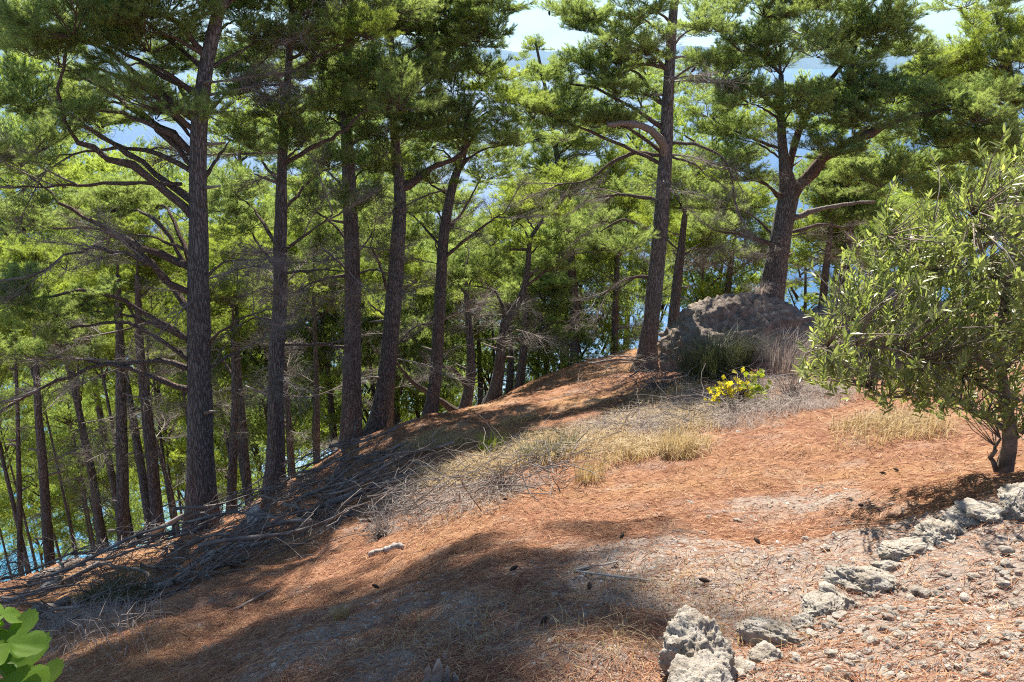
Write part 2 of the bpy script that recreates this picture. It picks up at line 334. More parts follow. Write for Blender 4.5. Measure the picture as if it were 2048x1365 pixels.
def haze_box():
    m = D.materials.new('sea_air'); m.use_nodes = True; nt = m.node_tree; nt.nodes.clear()
    o = nt.nodes.new('ShaderNodeOutputMaterial'); v = nt.nodes.new('ShaderNodeVolumePrincipled')
    v.inputs['Density'].default_value = HAZE; v.inputs['Color'].default_value = (.36, .64, 1, 1); v.inputs['Anisotropy'].default_value = .2
    nt.links.new(v.outputs[0], o.inputs['Volume'])
    x, z0, z1 = 12800, -64.0, 420.0
    V = np.array([[a, b, c] for c in (z0, z1) for b in (-x, x) for a in (-x, x)], float)
    T = np.array([[0, 2, 3], [0, 3, 1], [4, 5, 7], [4, 7, 6], [0, 1, 5], [0, 5, 4], [2, 6, 7], [2, 7, 3], [0, 4, 6], [0, 6, 2], [1, 3, 7], [1, 7, 5]])
    mb = MB(); mb.add(V, T); tag(link('haze', mb.mesh('haze', [m], False)), 'pale blue sea air veiling the far island', kind='stuff')
HAZE = 7e-5
haze_box()
# ------------------------------------------------------------------ pine building blocks
def needle_tris(B, Ax, n, lmin, lmax, w, r):
    """n needles spread along each twiglet: B base points (k,3), Ax axes (k,3) with length"""
    k = len(B); t = r.uniform(.25, 1.05, (k, n, 1)); b = B[:, None] + Ax[:, None] * t
    ax = nrm(Ax)[:, None]; rad = r.normal(size=(k, n, 3)); rad -= ax * (rad * ax).sum(-1, keepdims=True); rad = nrm(rad)
    al = r.uniform(.2, .8, (k, n, 1)); d = nrm(ax * np.cos(al) + rad * np.sin(al) + np.array([0, 0, .3]))
    tip = b + d * r.uniform(lmin, lmax, (k, n, 1)); s = nrm(np.cross(d, r.normal(size=(k, n, 3)))) * (w / 2)
    V = np.stack([b - s, b + s, tip], 2).reshape(-1, 3); return V, np.arange(len(V)).reshape(-1, 3)
def bough(mb, r, org, rot, L, ntw=12, nsub=5, nn=50, w=.0042, live=True, droop=0.0, wm=0, nm=1):
    """a branch with side twigs and twiglets along local +X, needles on the twiglets"""
    s = np.linspace(0, 1, 6); P = np.stack([s * L, .06 * L * np.sin(s * 4 + r.uniform(0, 6)), (.12 - droop) * L * s ** 2], 1)
    P[:, 1] -= P[0, 1]
    mb.tube(P @ rot.T + org, np.interp(s, [0, 1], [.012 * L + .004, .003]), 4, wm, cap=False)
    bases, axes = [], []
    for q in range(ntw):
        t = .18 + .82 * (q + r.uniform(0, .9)) / ntw; side = 1 if q % 2 else -1
        p0 = np.array([np.interp(t, s, P[:, c]) for c in range(3)])
        d = nrm(np.array([.75 + .3 * t, side * r.uniform(.35, 1.0) * (1.15 - .6 * t), r.uniform(-.25, .45) - droop]))
        l = L * r.uniform(.26, .46) * (1.15 - .5 * t)
        p1 = p0 + d * l * .5; p2 = p0 + d * l + np.array([0, 0, (.18 - droop * .8) * l])
        mb.tube(np.array([p0, p1, p2]) @ rot.T + org, [.0035 * L + .002, .003, .0018], 3, wm, cap=False)
        for j in range(nsub):
            tt = r.uniform(.3, 1); a = p0 + (p2 - p0) * tt if j else p2
            dd = nrm(d + r.normal(size=3) * (.55 if live else .8) + np.array([0, 0, .25 - droop]))
            ll = r.uniform(.1, .2) * L * (1 if live else 1.7)
            a3, e3 = a @ rot.T + org, (a + dd * ll) @ rot.T + org
            mid = (a3 + e3) / 2 + r.normal(size=3) * ll * .08
            mb.tube(np.array([a3, mid, e3]), [.0022, .0018, .0012], 3, wm, cap=False)
            bases.append(a3); axes.append(e3 - a3)
    if live:
        V, T = needle_tris(np.array(bases), np.array(axes), nn, .08, .14, w, r); mb.add(V, T, nm)
def clump(seed, n=9, flat=.55, ntw=12, nsub=5, nn=54, w=.0031):
    """a rounded head of boughs about 1 m in radius around the origin (grown from below)"""
    r = np.random.default_rng(seed); mb = MB()
    for q in range(n):
        az = q * 2.4 + r.uniform(-.5, .5); el = r.uniform(-.25, .95) * flat * 1.6
        d = np.array([math.cos(az) * math.cos(el), math.sin(az) * math.cos(el), math.sin(el)])
        L = r.uniform(.7, 1.05); org = d * .06 + np.array([0, 0, -.12])
        bough(mb, r, org, frame(d), L, ntw, nsub, nn, w)
    return mb
CLUMP = [clump(100 + k, 10, (.6, .8, 1.0, .7, .9, .5)[k]) for k in range(6)]
CL_ME = [c.mesh('pine_bough', [M_twig, M_needle]) for c in CLUMP]
DEAD_ME = []
for k in range(4):
    r = np.random.default_rng(300 + k); mb = MB()
    bough(mb, r, np.zeros(3), np.eye(3), 1.0, 20, 7, 0, live=False, droop=(.25, .1, .35, .0)[k]); DEAD_ME.append(mb.mesh('dead_bough', [M_deadtwig]))
mb = MB(); s = np.linspace(0, 1, 9); mb.tube(np.stack([0 * s, 0 * s, -s * .085], 1), .026 * np.sin(.25 + s * 2.8) ** .7, 8, 0, .25)
CONE_ME = mb.mesh('pine_cone', [M_cone])

def add_clump(root, base, p, size, sunlit_tint=False, r=rng):
    o = link('bough', CL_ME[int(r.integers(6))], root, mat=M4(np.asarray(p) - base, rotz(r.uniform(0, 6.28)), size * np.array([1, 1, r.uniform(.75, 1.0)])))
    o['tint'] = float(r.uniform(.7, 1.0) if sunlit_tint else r.uniform(0, .25))  # high values colour the clump as if the sun lit it
    return o
def add_dead(root, base, p, d, size, r=rng):
    return link('dead_bough', DEAD_ME[int(r.integers(4))], root, mat=M4(np.asarray(p) - base, frame(d), size))

def pine(name, label, trunk, Y, pads=(), limbs=(), top=None, crown=None, lean=0.0, auto=0, shift=0.0, seed=0, cones=0, group=None, sunlit_tint=False, deadn=0, stubs=5):
    """trunk: (u, v, width px) from the ground up; pads: (u, v, dY, radius px); limbs: (points px, dY at its end, width px, kind, clumps)"""
    r = np.random.default_rng(seed + 5)
    pts = np.array([at(u, v, Y + lean * k) for k, (u, v, w) in enumerate(trunk)])
    rad = np.array([px(p, w) * .44 for p, (u, v, w) in zip(pts, trunk)])
    base = pts[0].copy(); base[2] = gz(base[0], base[1])
    if base[2] < pts[0][2] - .03: pts = np.vstack([base, pts]); rad = np.concatenate([[rad[0] * 1.08], rad])
    pts = np.vstack([[base[0], base[1], base[2] - .35], pts]); rad = np.concatenate([[rad[0] * 1.3], rad])
    if top is not None and top > pts[-1, 2] + .2:
        d = nrm(pts[-1] - pts[-2]); d = nrm(d * np.array([0, 0, 1]) + np.array([-.07, .02, 0])); h = top - pts[-1, 2]
        n0 = pts[-1].copy(); r0 = rad[-1]
        for f in (.35, .7, 1):
            pts = np.vstack([pts, n0 + d * h * f / max(d[2], .5) + r.normal(size=3) * [.15, .15, 0]]); rad = np.concatenate([rad, [r0 * (1 - .85 * f) + .008]])
    n = 56; C = spline(pts, n); tt = np.linspace(0, len(pts) - 1, n); RR = np.interp(tt, np.arange(len(pts)), rad)
    flare = np.exp(-np.maximum(C[:, 2] - base[2], 0) / .28) * .55; RR = RR * (1 + flare)
    root = thing(name, label, 'pine tree', base, group)
    mb = MB(); mb.tube(C - base, RR, 16, 0, .07, seed)
    link('trunk', mb.mesh('trunk', [M_bark]), root)
    def on_trunk(z):
        k = int(np.clip(np.searchsorted(C[:, 2], z), 1, n - 1)); return C[k], RR[k]
    def limb(P3, w0, w1=.006, m=None, nm='limb'):
        Q = spline(P3, 14); L = np.linalg.norm(np.diff(Q, axis=0), axis=1).sum()
        Q[1:-1] += r.normal(size=(12, 3)) * L * .006
        mb = MB(); mb.tube(Q - base, np.linspace(w0, w1, 14) * (1 + .12 * r.normal(size=14)), 7, 0, .1, seed)
        link(nm, mb.mesh(nm, [m or M_limb]), root); return Q
    def grow(c, size, yg=None):                       # a limb from the trunk to c with a clump at the end
        c = np.asarray(c); hd = np.hypot(*(c[:2] - on_trunk(c[2])[0][:2]))
        z0 = np.clip(c[2] - .45 * hd - .1, base[2] + 1.2, C[-1, 2] - .05); p0, r0 = on_trunk(z0)
        mid = p0 * .45 + c * .55 + np.array([0, 0, .06 * hd]) + r.normal(size=3) * .06 * hd
        Q = limb([p0, mid, c - np.array([0, 0, .05])], min(.5 * r0, .014 + .014 * hd))
        add_clump(root, base, c, size * 1.1, sunlit_tint if yg is None else yg, r)
        for q in range(3): add_clump(root, base, c + r.normal(size=3) * np.array([.65, .65, .45]) * size, size * r.uniform(.65, .95), sunlit_tint if yg is None else yg, r)
        if hd > 1.3:
            add_clump(root, base, Q[9] + r.normal(size=3) * [.25, .25, .12], size * .7, sunlit_tint if yg is None else yg, r)
    for pad in pads:
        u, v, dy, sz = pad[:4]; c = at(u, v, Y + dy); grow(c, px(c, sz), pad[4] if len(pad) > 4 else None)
    for L_ in limbs:
        P, dy, w, kind, nc_ = L_
        P3 = [at(u, v, Y + dy * (k / (len(P) - 1)) ** 1.2 + (0.0)) for k, (u, v) in enumerate(P)]
        p0 = min(C, key=lambda c: np.linalg.norm(c - P3[0])); P3[0] = p0 + (P3[0] - p0) * .3
        w0 = px(P3[0], w) / 2
        Q = limb(P3, w0, max(w0 * (.42 if kind == 'bare' else .25), .006), M_pale if kind == 'bare' else M_limb, 'bare_limb' if kind == 'bare' else 'limb')
        tl = np.linalg.norm(Q[-1] - Q[0])
        for q in range(nc_):
            t = 13 if q == 0 else int(r.integers(5, 13)); tan = nrm(Q[min(t + 1, 13)] - Q[t - 1])
            if kind == 'dead':
                d = nrm(tan + r.normal(size=3) * [.5, .5, .35]); add_dead(root, base, Q[t], d, r.uniform(.5, .95) * min(1.2, .5 + .3 * tl), r)
            elif kind == 'live':
                add_clump(root, base, Q[t] + r.normal(size=3) * [.3, .3, .15], r.uniform(.45, .75), sunlit_tint, r)
    if auto and crown:                                # unseen crown above the picture, shaped for the shade it casts on the ground
        zlo, zhi, rmax = crown
        for q in range(auto):
            f = (q + .5) / auto; z = zlo + (zhi - zlo) * f; p0, r0 = on_trunk(z); az = q * 2.4 + r.uniform(-.4, .4)
            rr = rmax * (.35 + .65 * math.sin(math.pi * min(.95, .25 + .72 * f))) * r.uniform(.6, 1)
            grow(p0 + np.array([shift + math.cos(az) * rr, math.sin(az) * rr, .25 * rr]), r.uniform(.75, 1.1))
    for q in range(deadn):                            # bare lower twigs on the trunk
        z = r.uniform(base[2] + 1.4, base[2] + .75 * (C[-1, 2] - base[2])); p0, r0 = on_trunk(z); az = r.uniform(0, 6.28)
        add_dead(root, base, p0, [math.cos(az), math.sin(az), r.uniform(-.1, .5)], r.uniform(.5, 1.15), r)
    for q in range(stubs):                            # broken stubs of shed limbs
        z = base[2] + .9 + (min(C[-1, 2], 1.5) - base[2] - 1.2) * r.random(); p0, r0 = on_trunk(z); az = r.uniform(0, 6.28); l = r0 * 1.0 + r.uniform(.05, .22); d = np.array([math.cos(az), math.sin(az), r.uniform(-.1, .5)])
        mb = MB(); mb.tube(np.array([p0 + d * r0 * .6, p0 + d * (r0 + l * .5), p0 + d * l + d * r0 + r.normal(size=3) * .015]) - base, [.028, .018, .011], 6, 0, .2, q); link('branch_stub', mb.mesh('branch_stub', [M_deadtwig]), root)
    for q in range(cones):
        k = int(r.integers(0, max(1, len(pads)))); u, v, dy, sz = pads[k][:4]; c = at(u, v, Y + dy) + r.normal(size=3) * [.16, .16, .08] + [0, 0, .02]
        link('pine_cone', CONE_ME, root, mat=M4(c - base, frame(r.normal(size=3)), r.uniform(.9, 1.3)))
    return root

# ------------------------------------------------------------------ the pines on the crest, left to right
pine('pine_tree', 'thickest dark pine trunk on the left with long arching bare limbs reaching left', [(408,1062,68),(402,950,60),(400,800,54),(397,600,48),(397,480,44),(396,330,38),(400,230,36),(415,120,32),(435,30,27),(452,-60,24)], 9.0,
     pads=[(60,90,1.0,70),(150,50,.3,80),(240,120,-.3,70),(60,210,.5,70),(170,190,.8,60),(300,55,-.4,80),(120,130,-.5,70),(290,190,.6,50),(520,70,.6,70),(470,170,.8,55),(40,330,.5,60),(20,20,.4,80),(340,-30,-.3,80),(540,-20,.5,80),(230,10,.5,70),(30,600,-.7,60),(95,655,-.6,55),(25,700,-.6,50),(160,610,-.3,50),(230,410,.8,55),(340,130,.9,60),(300,410,1.0,50),(40,440,.9,60),(480,30,.9,70),(460,270,.9,45)],
     limbs=[([(378,303),(330,262),(275,238),(206,220),(140,215)],.3,16,'live',3),([(375,352),(335,315),(265,297),(200,300),(120,310)],.5,13,'dead',4),
            ([(385,432),(340,392),(270,338),(200,306),(150,280),(125,235),(120,170),(135,80)],-.6,17,'live',2),([(290,348),(200,368),(100,372),(0,372)],-.8,9,'dead',4),
            ([(400,105),(360,52),(300,18),(240,-10)],-.3,15,'live',3),([(388,605),(350,572),(300,528),(230,500),(150,505),(60,555)],-.8,13,'dead',7),
            ([(378,672),(340,652),(300,646),(240,662),(150,690)],.5,9,'dead',5),([(382,738),(330,722),(270,726),(180,736),(100,770),(15,815)],-.7,13,'dead',8),
            ([(378,505),(335,487),(280,470),(200,480)],.4,8,'dead',4),([(420,560),(450,525),(500,520)],-.3,7,'dead',3),([(420,690),(480,640),(540,620)],-.3,6,'dead',3),([(415,760),(480,700),(520,680)],.2,6,'dead',3)],
     top=6.2, crown=(1.2, 6.0, 2.0), auto=11, shift=-2.3, seed=1, cones=14, deadn=10)
pine('pine_tree', 'slim straight pine standing just right of the thickest trunk', [(550,987,42),(552,850,38),(553,700,35),(561,600,33),(560,500,30),(562,420,27),(564,335,23),(570,240,19),(578,120,15),(582,0,12)], 10.5,
     pads=[(560,225,-.8,60),(600,290,-.4,50),(630,120,.3,70),(690,60,-.2,80),(745,70,-.3,55,True),(500,110,.4,60),(640,200,.6,60),(590,30,.2,80),(680,-20,.4,90),(520,300,.6,50),(500,450,.8,55),(540,150,.7,60),(660,330,.9,55),(470,380,1.0,50)],
     limbs=[([(574,332),(640,287),(700,250),(770,185)],-.5,11,'live',1),([(572,500),(610,472),(665,430)],-.6,8,'dead',3),([(575,545),(640,540),(700,545)],-.4,6,'dead',3),([(560,640),(500,640),(440,700)],-.6,6,'dead',3),([(570,690),(640,688),(700,685)],-.3,7,'dead',3)],
     top=3.6, crown=(1.3, 3.4, .9), auto=4, shift=-.5, seed=2, deadn=22)
pine('pine_tree', 'upright pine right of the slim one with foliage across its middle', [(703,897,48),(703,800,43),(705,700,40),(706,600,37),(703,480,34),(700,400,32),(695,300,28),(692,150,24),(692,0,20)], 12.0,
     pads=[(700,410,-.9,45),(720,150,-.6,80),(650,240,.4,60),(780,150,.3,80),(690,20,-.5,80),(640,330,.7,60),(760,270,-.4,60),(610,410,.6,60),(800,30,-.4,90),(740,330,.6,55),(640,480,.8,55),(730,230,.9,70),(660,120,.9,75),(750,450,.9,50)],
     limbs=[([(690,555),(640,560),(590,585)],-.5,8,'dead',4),([(690,690),(640,690),(590,686)],-.4,8,'dead',4),([(715,560),(750,540),(790,560)],-.5,6,'dead',3)], top=8.6, crown=(7.6, 8.2, .9), auto=4, shift=0, seed=3, deadn=20)
pine('pine_tree', 'leaning forked pine whose foot touches the upright pine', [(740,886,46),(756,840,41),(772,760,40),(781,680,38),(790,560,36),(798,450,32),(800,390,28),(792,300,22),(783,190,17),(780,60,13)], 12.4,
     pads=[(850,60,.4,90),(910,30,.2,90),(985,15,.3,65),(950,85,.2,70),(830,160,-.3,80),(770,220,-.5,60),(880,130,.6,80),(990,75,.5,35),(860,-40,.3,90)],
     limbs=[([(802,385),(832,360),(870,332),(920,312),(955,258)],.4,20,'live',2),([(775,600),(760,530),(740,490)],-.5,8,'dead',3)], top=9.3, crown=(8.7, 9.1, .45), auto=3, shift=.9, seed=4, deadn=14)
pine('pine_tree', 'tapering pine with a sunlit green top below the sky gap', [(856,864,34),(868,780,29),(875,700,28),(882,560,26),(889,460,24),(906,370,20),(926,310,16),(936,245,11),(940,200,6)], 13.0,
     pads=[(850,215,.0,55,True),(905,175,-.2,55,True),(960,165,.2,50,True),(1005,215,-.3,50,True),(930,235,-.6,60),(1010,285,-.4,50),(860,290,.2,55),(870,400,.6,55),(990,180,.5,40),(830,330,.3,50),(960,310,.5,45),(870,470,.7,50),(820,420,.8,50),(900,270,-.5,50)],
     limbs=[([(893,470),(930,415),(965,350)],.4,9,'live',1),([(890,520),(970,450),(1010,425)],-.4,8,'dead',3),([(880,650),(830,655),(790,690)],-.4,6,'dead',3)], seed=5, cones=6, deadn=9)
pine('pine_tree', 'low twin stemmed pine curving from one foot', [(922,840,28),(934,800,25),(942,740,21),(939,670,17),(935,620,13),(930,540,9)], 14.6,
     pads=[(900,560,.3,50),(960,540,.4,50),(930,480,.6,50)], limbs=[([(922,828),(895,812),(868,795),(818,757),(790,720)],-.3,18,'live',0),([(937,775),(915,748),(900,738),(878,732)],-.3,13,'dead',2)], seed=6, deadn=6)
pine('pine_tree', 'dark pine forking into a slanting upper stem', [(985,804,30),(995,760,25),(1003,690,22),(1010,645,21),(1028,620,18),(1047,580,15),(1056,530,13),(1061,480,11),(1085,440,8)], 15.2,
     pads=[(1090,420,.2,55,True),(1030,440,.4,55,True),(1130,460,.5,55),(1040,400,.8,50,True),(1120,520,.3,45)], limbs=[([(1008,640),(1004,610),(985,580),(940,572)],.2,10,'dead',2),([(1050,575),(1100,535),(1130,505)],-.3,7,'dead',3),([(1060,500),(1010,500),(940,520)],.4,7,'live',1)], seed=7, deadn=6)
pine('pine_tree', 'short thin pine beside the forking pine on the crest', [(1036,790,22),(1045,720,18),(1050,660,15),(1052,610,11),(1055,540,7)], 16.5, pads=[(1050,560,.3,50),(1090,600,.4,45),(1010,610,.5,45)], limbs=[([(1052,685),(1100,650),(1150,640)],.3,7,'live',1)], seed=8, deadn=5)
pine('pine_tree', 'tall bare stemmed pine with a broken pale limb pointing left', [(1290,745,44),(1297,690,39),(1306,610,37),(1317,500,36),(1325,400,34),(1332,300,30),(1336,200,26),(1341,100,24),(1346,30,20),(1356,-30,17)], 13.0,
     pads=[(1180,45,.3,60),(1235,85,-.4,55),(1280,25,-.5,60),(1140,20,.3,50),(1225,165,.2,55),(1285,185,.4,45),(1150,215,.3,60),(1210,240,-.3,50),(1100,225,-.2,55),(1170,120,.6,50),(1390,50,.5,45),(1395,125,.3,30),(1095,150,.4,45),(1255,-20,-.3,60),(1290,110,-.3,50)],
     limbs=[([(1328,318),(1324,285),(1298,260),(1256,247),(1216,250)],-.9,21,'bare',0),([(1315,314),(1270,308),(1230,322),(1170,362),(1110,372)],.5,10,'dead',5),([(1345,286),(1392,290),(1440,310),(1463,350),(1470,410)],-.5,8,'dead',4),
            ([(1312,396),(1250,390),(1190,396)],.5,9,'dead',5),([(1302,556),(1250,560),(1190,602)],.3,9,'dead',4),([(1310,470),(1250,440),(1190,470)],-.3,8,'live',1),([(1345,320),(1390,330),(1410,350)],.2,6,'dead',2),([(1330,132),(1290,128),(1240,150)],-.2,11,'live',1)],
     top=2.0, seed=9, cones=12, deadn=7)
pine('pine_tree', 'broad dark pine spreading over the crag on the right', [(1543,590,54),(1555,510,48),(1570,430,46),(1577,385,42),(1568,320,24),(1562,240,17),(1562,150,12)], 15.0,
     pads=[(1450,50,.2,70),(1530,25,-.3,75),(1605,60,.3,75),(1440,160,-.2,60),(1500,200,-.5,60),(1470,270,.3,60),(1545,140,.6,60),(1420,230,.5,50),(1480,350,-.6,50),(1440,410,.3,55),(1530,90,-.4,60),(1590,210,-.7,60),(1560,-20,0,80),(1420,330,.5,50),(1500,100,.3,60)],
     limbs=[([(1582,405),(1640,325),(1700,286),(1760,256),(1850,228),(1940,215)],-.8,25,'live',0),([(1580,345),(1600,255),(1640,185),(1700,115),(1735,50)],.4,17,'live',1),([(1545,492),(1490,472),(1430,462)],-.3,11,'dead',4),
            ([(1585,442),(1650,416),(1750,405)],-.6,13,'bare',0),([(1590,470),(1650,450),(1700,460)],.5,9,'dead',4)], seed=10, cones=8, deadn=8)
# foliage of its long right limb and centre stem
def extra_pads(root, Y, pads, r):
    base = np.array(root.location)
    for u, v, dy, sz, *yg in pads:
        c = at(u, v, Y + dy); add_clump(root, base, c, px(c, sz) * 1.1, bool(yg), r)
        for q in range(3): add_clump(root, base, c + r.normal(size=3) * np.array([.6, .6, .45]) * px(c, sz), px(c, sz) * r.uniform(.65, .95), bool(yg), r)
extra_pads(D.objects['pine_tree.009'], 15.0, [(1650,90,.5,70),(1700,40,.4,75),(1770,50,.3,65),(1815,105,.5,50),(1740,130,.4,55),(1760,-10,.3,70),(1680,230,-.5,60),(1720,190,-.3,60),(1790,200,-.5,65),(1860,205,-.8,60),(1930,225,-.9,60),(1840,260,-.4,60),(1740,250,-.8,60),
    (1660,310,-.9,50),(1900,290,-.6,60),(1980,260,-.8,60),(1950,320,-.4,60),(1820,340,-.4,60),(1760,370,-.9,60),(1900,370,-.5,60),(1700,340,.8,50),(1990,190,-.5,50)], np.random.default_rng(77))
pine('pine_tree', 'sunlit yellow green pine at the right edge behind the broad pine', [(2040,640,26),(2035,480,24),(2030,300,20),(2020,150,14),(1995,40,8)], 17.0,
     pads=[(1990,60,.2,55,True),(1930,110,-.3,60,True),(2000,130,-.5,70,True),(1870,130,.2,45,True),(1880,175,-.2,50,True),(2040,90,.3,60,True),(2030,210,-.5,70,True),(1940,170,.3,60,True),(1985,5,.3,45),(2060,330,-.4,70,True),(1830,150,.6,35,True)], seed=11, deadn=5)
pine('pine_tree', 'feathery pine top rising into the sky gap left of the tall bare stemmed pine', [(1150,640,20),(1140,500,18),(1120,350,14),(1095,200,9),(1070,80,5)], 19.0,
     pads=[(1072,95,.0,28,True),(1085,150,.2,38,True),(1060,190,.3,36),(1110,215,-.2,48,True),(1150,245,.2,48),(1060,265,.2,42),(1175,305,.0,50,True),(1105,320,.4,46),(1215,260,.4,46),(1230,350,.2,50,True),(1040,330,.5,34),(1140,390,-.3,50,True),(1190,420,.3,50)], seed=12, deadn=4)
small = [((1228,714,18),19,'slim dark stem on the sunlit crest left of the tall bare stemmed pine',(1235,500)),((1343,690,26),16,'dark leaning pine stem between the tall bare stemmed pine and the crag',(1370,430)),
         ((1645,604,18),20,'thin dark stem behind the right end of the crag, left of a pair',(1665,440)),((1684,590,22),20,'thin dark stem behind the right end of the crag, right of a pair',(1705,430)),((1455,588,14),22,'thin stem showing above the left shoulder of the crag',(1470,470))]
for k, ((u, v, w), Y, lab, (tu, tv)) in enumerate(small):
    p = [(u, v, w), (u + (tu - u) * .3, v + (tv - v) * .35, w * .9), (u + (tu - u) * .6, v + (tv - v) * .65, w * .75), (tu, tv, w * .5)]
    pine('young_pine', lab, p, Y, pads=[(tu, tv - 20, .2, 55), (tu - 60, tv + 30, .4, 50, True), (tu + 60, tv + 40, .3, 50), (tu + 20, tv - 80, .5, 55, True), (tu - 50, tv - 70, .4, 50)], seed=20 + k, deadn=6)
left = [((100,1122,22),(75,800),12,'leftmost bare pine pole below the crest'),((248,1085,27),(240,700),12.3,'dark pine pole left of the thickest trunk, nearer the edge of a pair'),((318,1055,27),(280,700),12.2,'reddish dark pine pole just left of the thickest trunk'),
        ((462,1035,22),(470,800),12.5,'reddish stem low behind the gap right of the thickest trunk'),((497,990,19),(478,760),13,'slanting dark stem between the thickest trunk and the slim pine'),((584,930,14),(570,740),15,'thin dark stem right of the slim pine'),
        ((634,922,17),(632,740),15,'thin dark stem midway between the slim pine and the upright pine'),((775,880,22),(785,700),14.5,'reddish stem behind the foot of the leaning pine'),((42,1140,12),(35,820),13,'thin pole at the far left edge'),((1125,748,12),(1125,640),24,'left one of two short stems before the turquoise water'),
        ((1146,742,12),(1148,640),24.5,'right one of two short stems before the turquoise water'),((1018,800,18),(1022,720),19,'sunlit stem between the two dark crest pines'),((345,1000,10),(300,840),13.5,'thin slanting pole behind the thickest trunk'),((200,1050,9),(160,850),14,'hair thin leaning pole left of the pole pair')]
for k, ((u, v, w), (tu, tv), Y, lab) in enumerate(left):
    p = [(u, v, w), (u * .65 + tu * .35, v * .65 + tv * .35, w * .95), (u * .3 + tu * .7, v * .3 + tv * .7, w * .85), (tu, tv, w * .7), (tu - 5, tv - 150, w * .45)]
    pine('pine_pole', lab, p, Y, pads=[(tu - 5, tv - 190, .2, 60, True), (tu - 60, tv - 120, .6, 55, True), (tu + 50, tv - 140, .4, 55, True), (tu, tv - 270, .3, 60, True)], seed=40 + k, deadn=5)

# ------------------------------------------------------------------ pines further down the slope, each with its own trunk and crown
BG = []
for k in range(5):
    r = np.random.default_rng(500 + k); mb = MB(); src = [clump(600 + 10 * k + j, 8, .6, 9, 4, 30, .0078) for j in range(2)]
    for q in range(18):
        z = r.uniform(-2.3, 2.2); az = q * 2.4 + r.uniform(-.5, .5); rr = 2.1 * math.sqrt(max(.05, 1 - (z / 2.5) ** 2)) * r.uniform(.35, 1)
        c = np.array([math.cos(az) * rr, math.sin(az) * rr, z]); V, T, M = src[q % 2].arrays(); s_ = r.uniform(.75, 1.15)
        mb.add((V * s_) @ rotz(r.uniform(0, 6.28)).T + c, T[M == 1], 1); mb.add((V * s_) @ rotz(0).T * 0 + c, T[:0], 0)
        mb.tube(spline([[0, 0, z - .45 * rr - .2], c * .5 + [0, 0, .1 * rr + .25 * z - .2], c], 6), np.linspace(.04, .008, 6), 4, 0)
    BG.append(mb)
BGM = [b_.mesh('crown', [M_limb, M_needle]) for b_ in BG]
LABS = ['bright yellow green pine crown on the slope below the crest', 'mid green pine crown on the slope below the crest',
        'low bushy yellow green pine close to the ground on the slope', 'low bushy mid green pine close to the ground on the slope']
def slope_pine(c, s, k, rr):
    short = c[2] - gz(c[0], c[1]) < 4
    base = np.array([c[0], c[1], gz(c[0], c[1])]); yg = rr.random() < .6
    root = thing('slope_pine', LABS[(0 if yg else 1) + (2 if short else 0)], 'pine tree', base, 'low bushy pines down the slope' if short else 'pines down the slope towards the sea')
    mb = MB(); P = np.array([[0, 0, -.3], (c - base) * .5 + rr.normal(size=3) * [.25, .25, 0], (c - base) + [0, 0, 1.9 * s]])
    mb.tube(spline(P, 12), np.linspace((.16 if k < NKEY else .085) * s + .02, .015, 12), 8, 0, .08, k); link('trunk', mb.mesh('trunk', [M_bark]), root)
    o = link('crown', BGM[k % 5], root, mat=M4(c - base, rotz(rr.uniform(0, 6.28)), s * np.array([1, 1, rr.uniform(.85, 1.1)])))
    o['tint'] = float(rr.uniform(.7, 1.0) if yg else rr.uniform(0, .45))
rr = np.random.default_rng(9); placed = []
fill = [(u + 40 * rr.normal(), v + 22 * rr.normal(), Y + rr.normal(), rr.uniform(.75, 1.0)) for v, Y, u1 in ((640, 20.5, 1250), (760, 24, 1050), (820, 26, 900), (870, 27.5, 800), (930, 29.5, 620), (980, 31, 460), (1050, 33, 330)) for u in range(-30, u1, 112)]
keyed = [(200,480,18,1.0),(60,470,19,1.0),(330,520,20,.95),(470,560,19,.9),(630,570,20,.9),(860,540,22,.9),(950,600,21,.8),(1130,590,21,.75),(1210,540,22,.9),(1450,520,24,.9),(1600,560,26,.9),(1750,560,25,1.0),(1860,520,24,1.1),(730,700,21,.9),
         (830,720,22,.7),(1090,690,23,.6),(1400,560,22,.7),(1960,480,22,1.1),(680,520,21,.9),(480,330,24,1.0),(650,385,24,1.0),(760,330,27,1.0),(120,300,22,1.0),(1280,270,28,1.0),(1420,330,27,1.1),(1700,330,28,1.2),(1900,330,28,1.2),(770,590,23,.9),(1030,540,24,.8),(1330,500,24,.8)]
NKEY = len(keyed)
for k, (u, v, Y, s) in enumerate(keyed + fill):
    c = at(u, v, Y); placed.append(c[:2]); slope_pine(c, s, k, rr)
tries = 0
windows = [(950,430,60),(1060,310,60),(1190,690,55),(450,850,50),(140,870,50),(1560,545,30),(1100,745,45),(820,960,10),(940,790,30)]
while len(placed) < 200 and tries < 9000:
    tries += 1; x, y = rr.uniform(-42, 42), rr.uniform(17, 56)
    if abs(x) > .75 * y + 2 or gz(x, y) < SEA + 1.5: continue
    if min(np.hypot(*(np.array(placed) - [x, y]).T)) < 2.5: continue
    low = len(placed) > 165 or y < 24; s = rr.uniform(.5, .72) if low else rr.uniform(.85, 1.15); c = np.array([x, y, gz(x, y) + (rr.uniform(1.5, 2.4) if low else rr.uniform(3.2, 5.2))])
    dp = depth(c); u = 1024 + F * c[0] / dp; v = 682.5 - F * (c[1] * sp + c[2] * cp) / dp; pr = F * 2.6 * s / dp
    if v < 400 or any(math.hypot(u - a, v - b_) < pr * .55 + w * .5 for a, b_, w in windows): continue
    placed.append(np.array([x, y])); slope_pine(c, s, len(placed), rr)

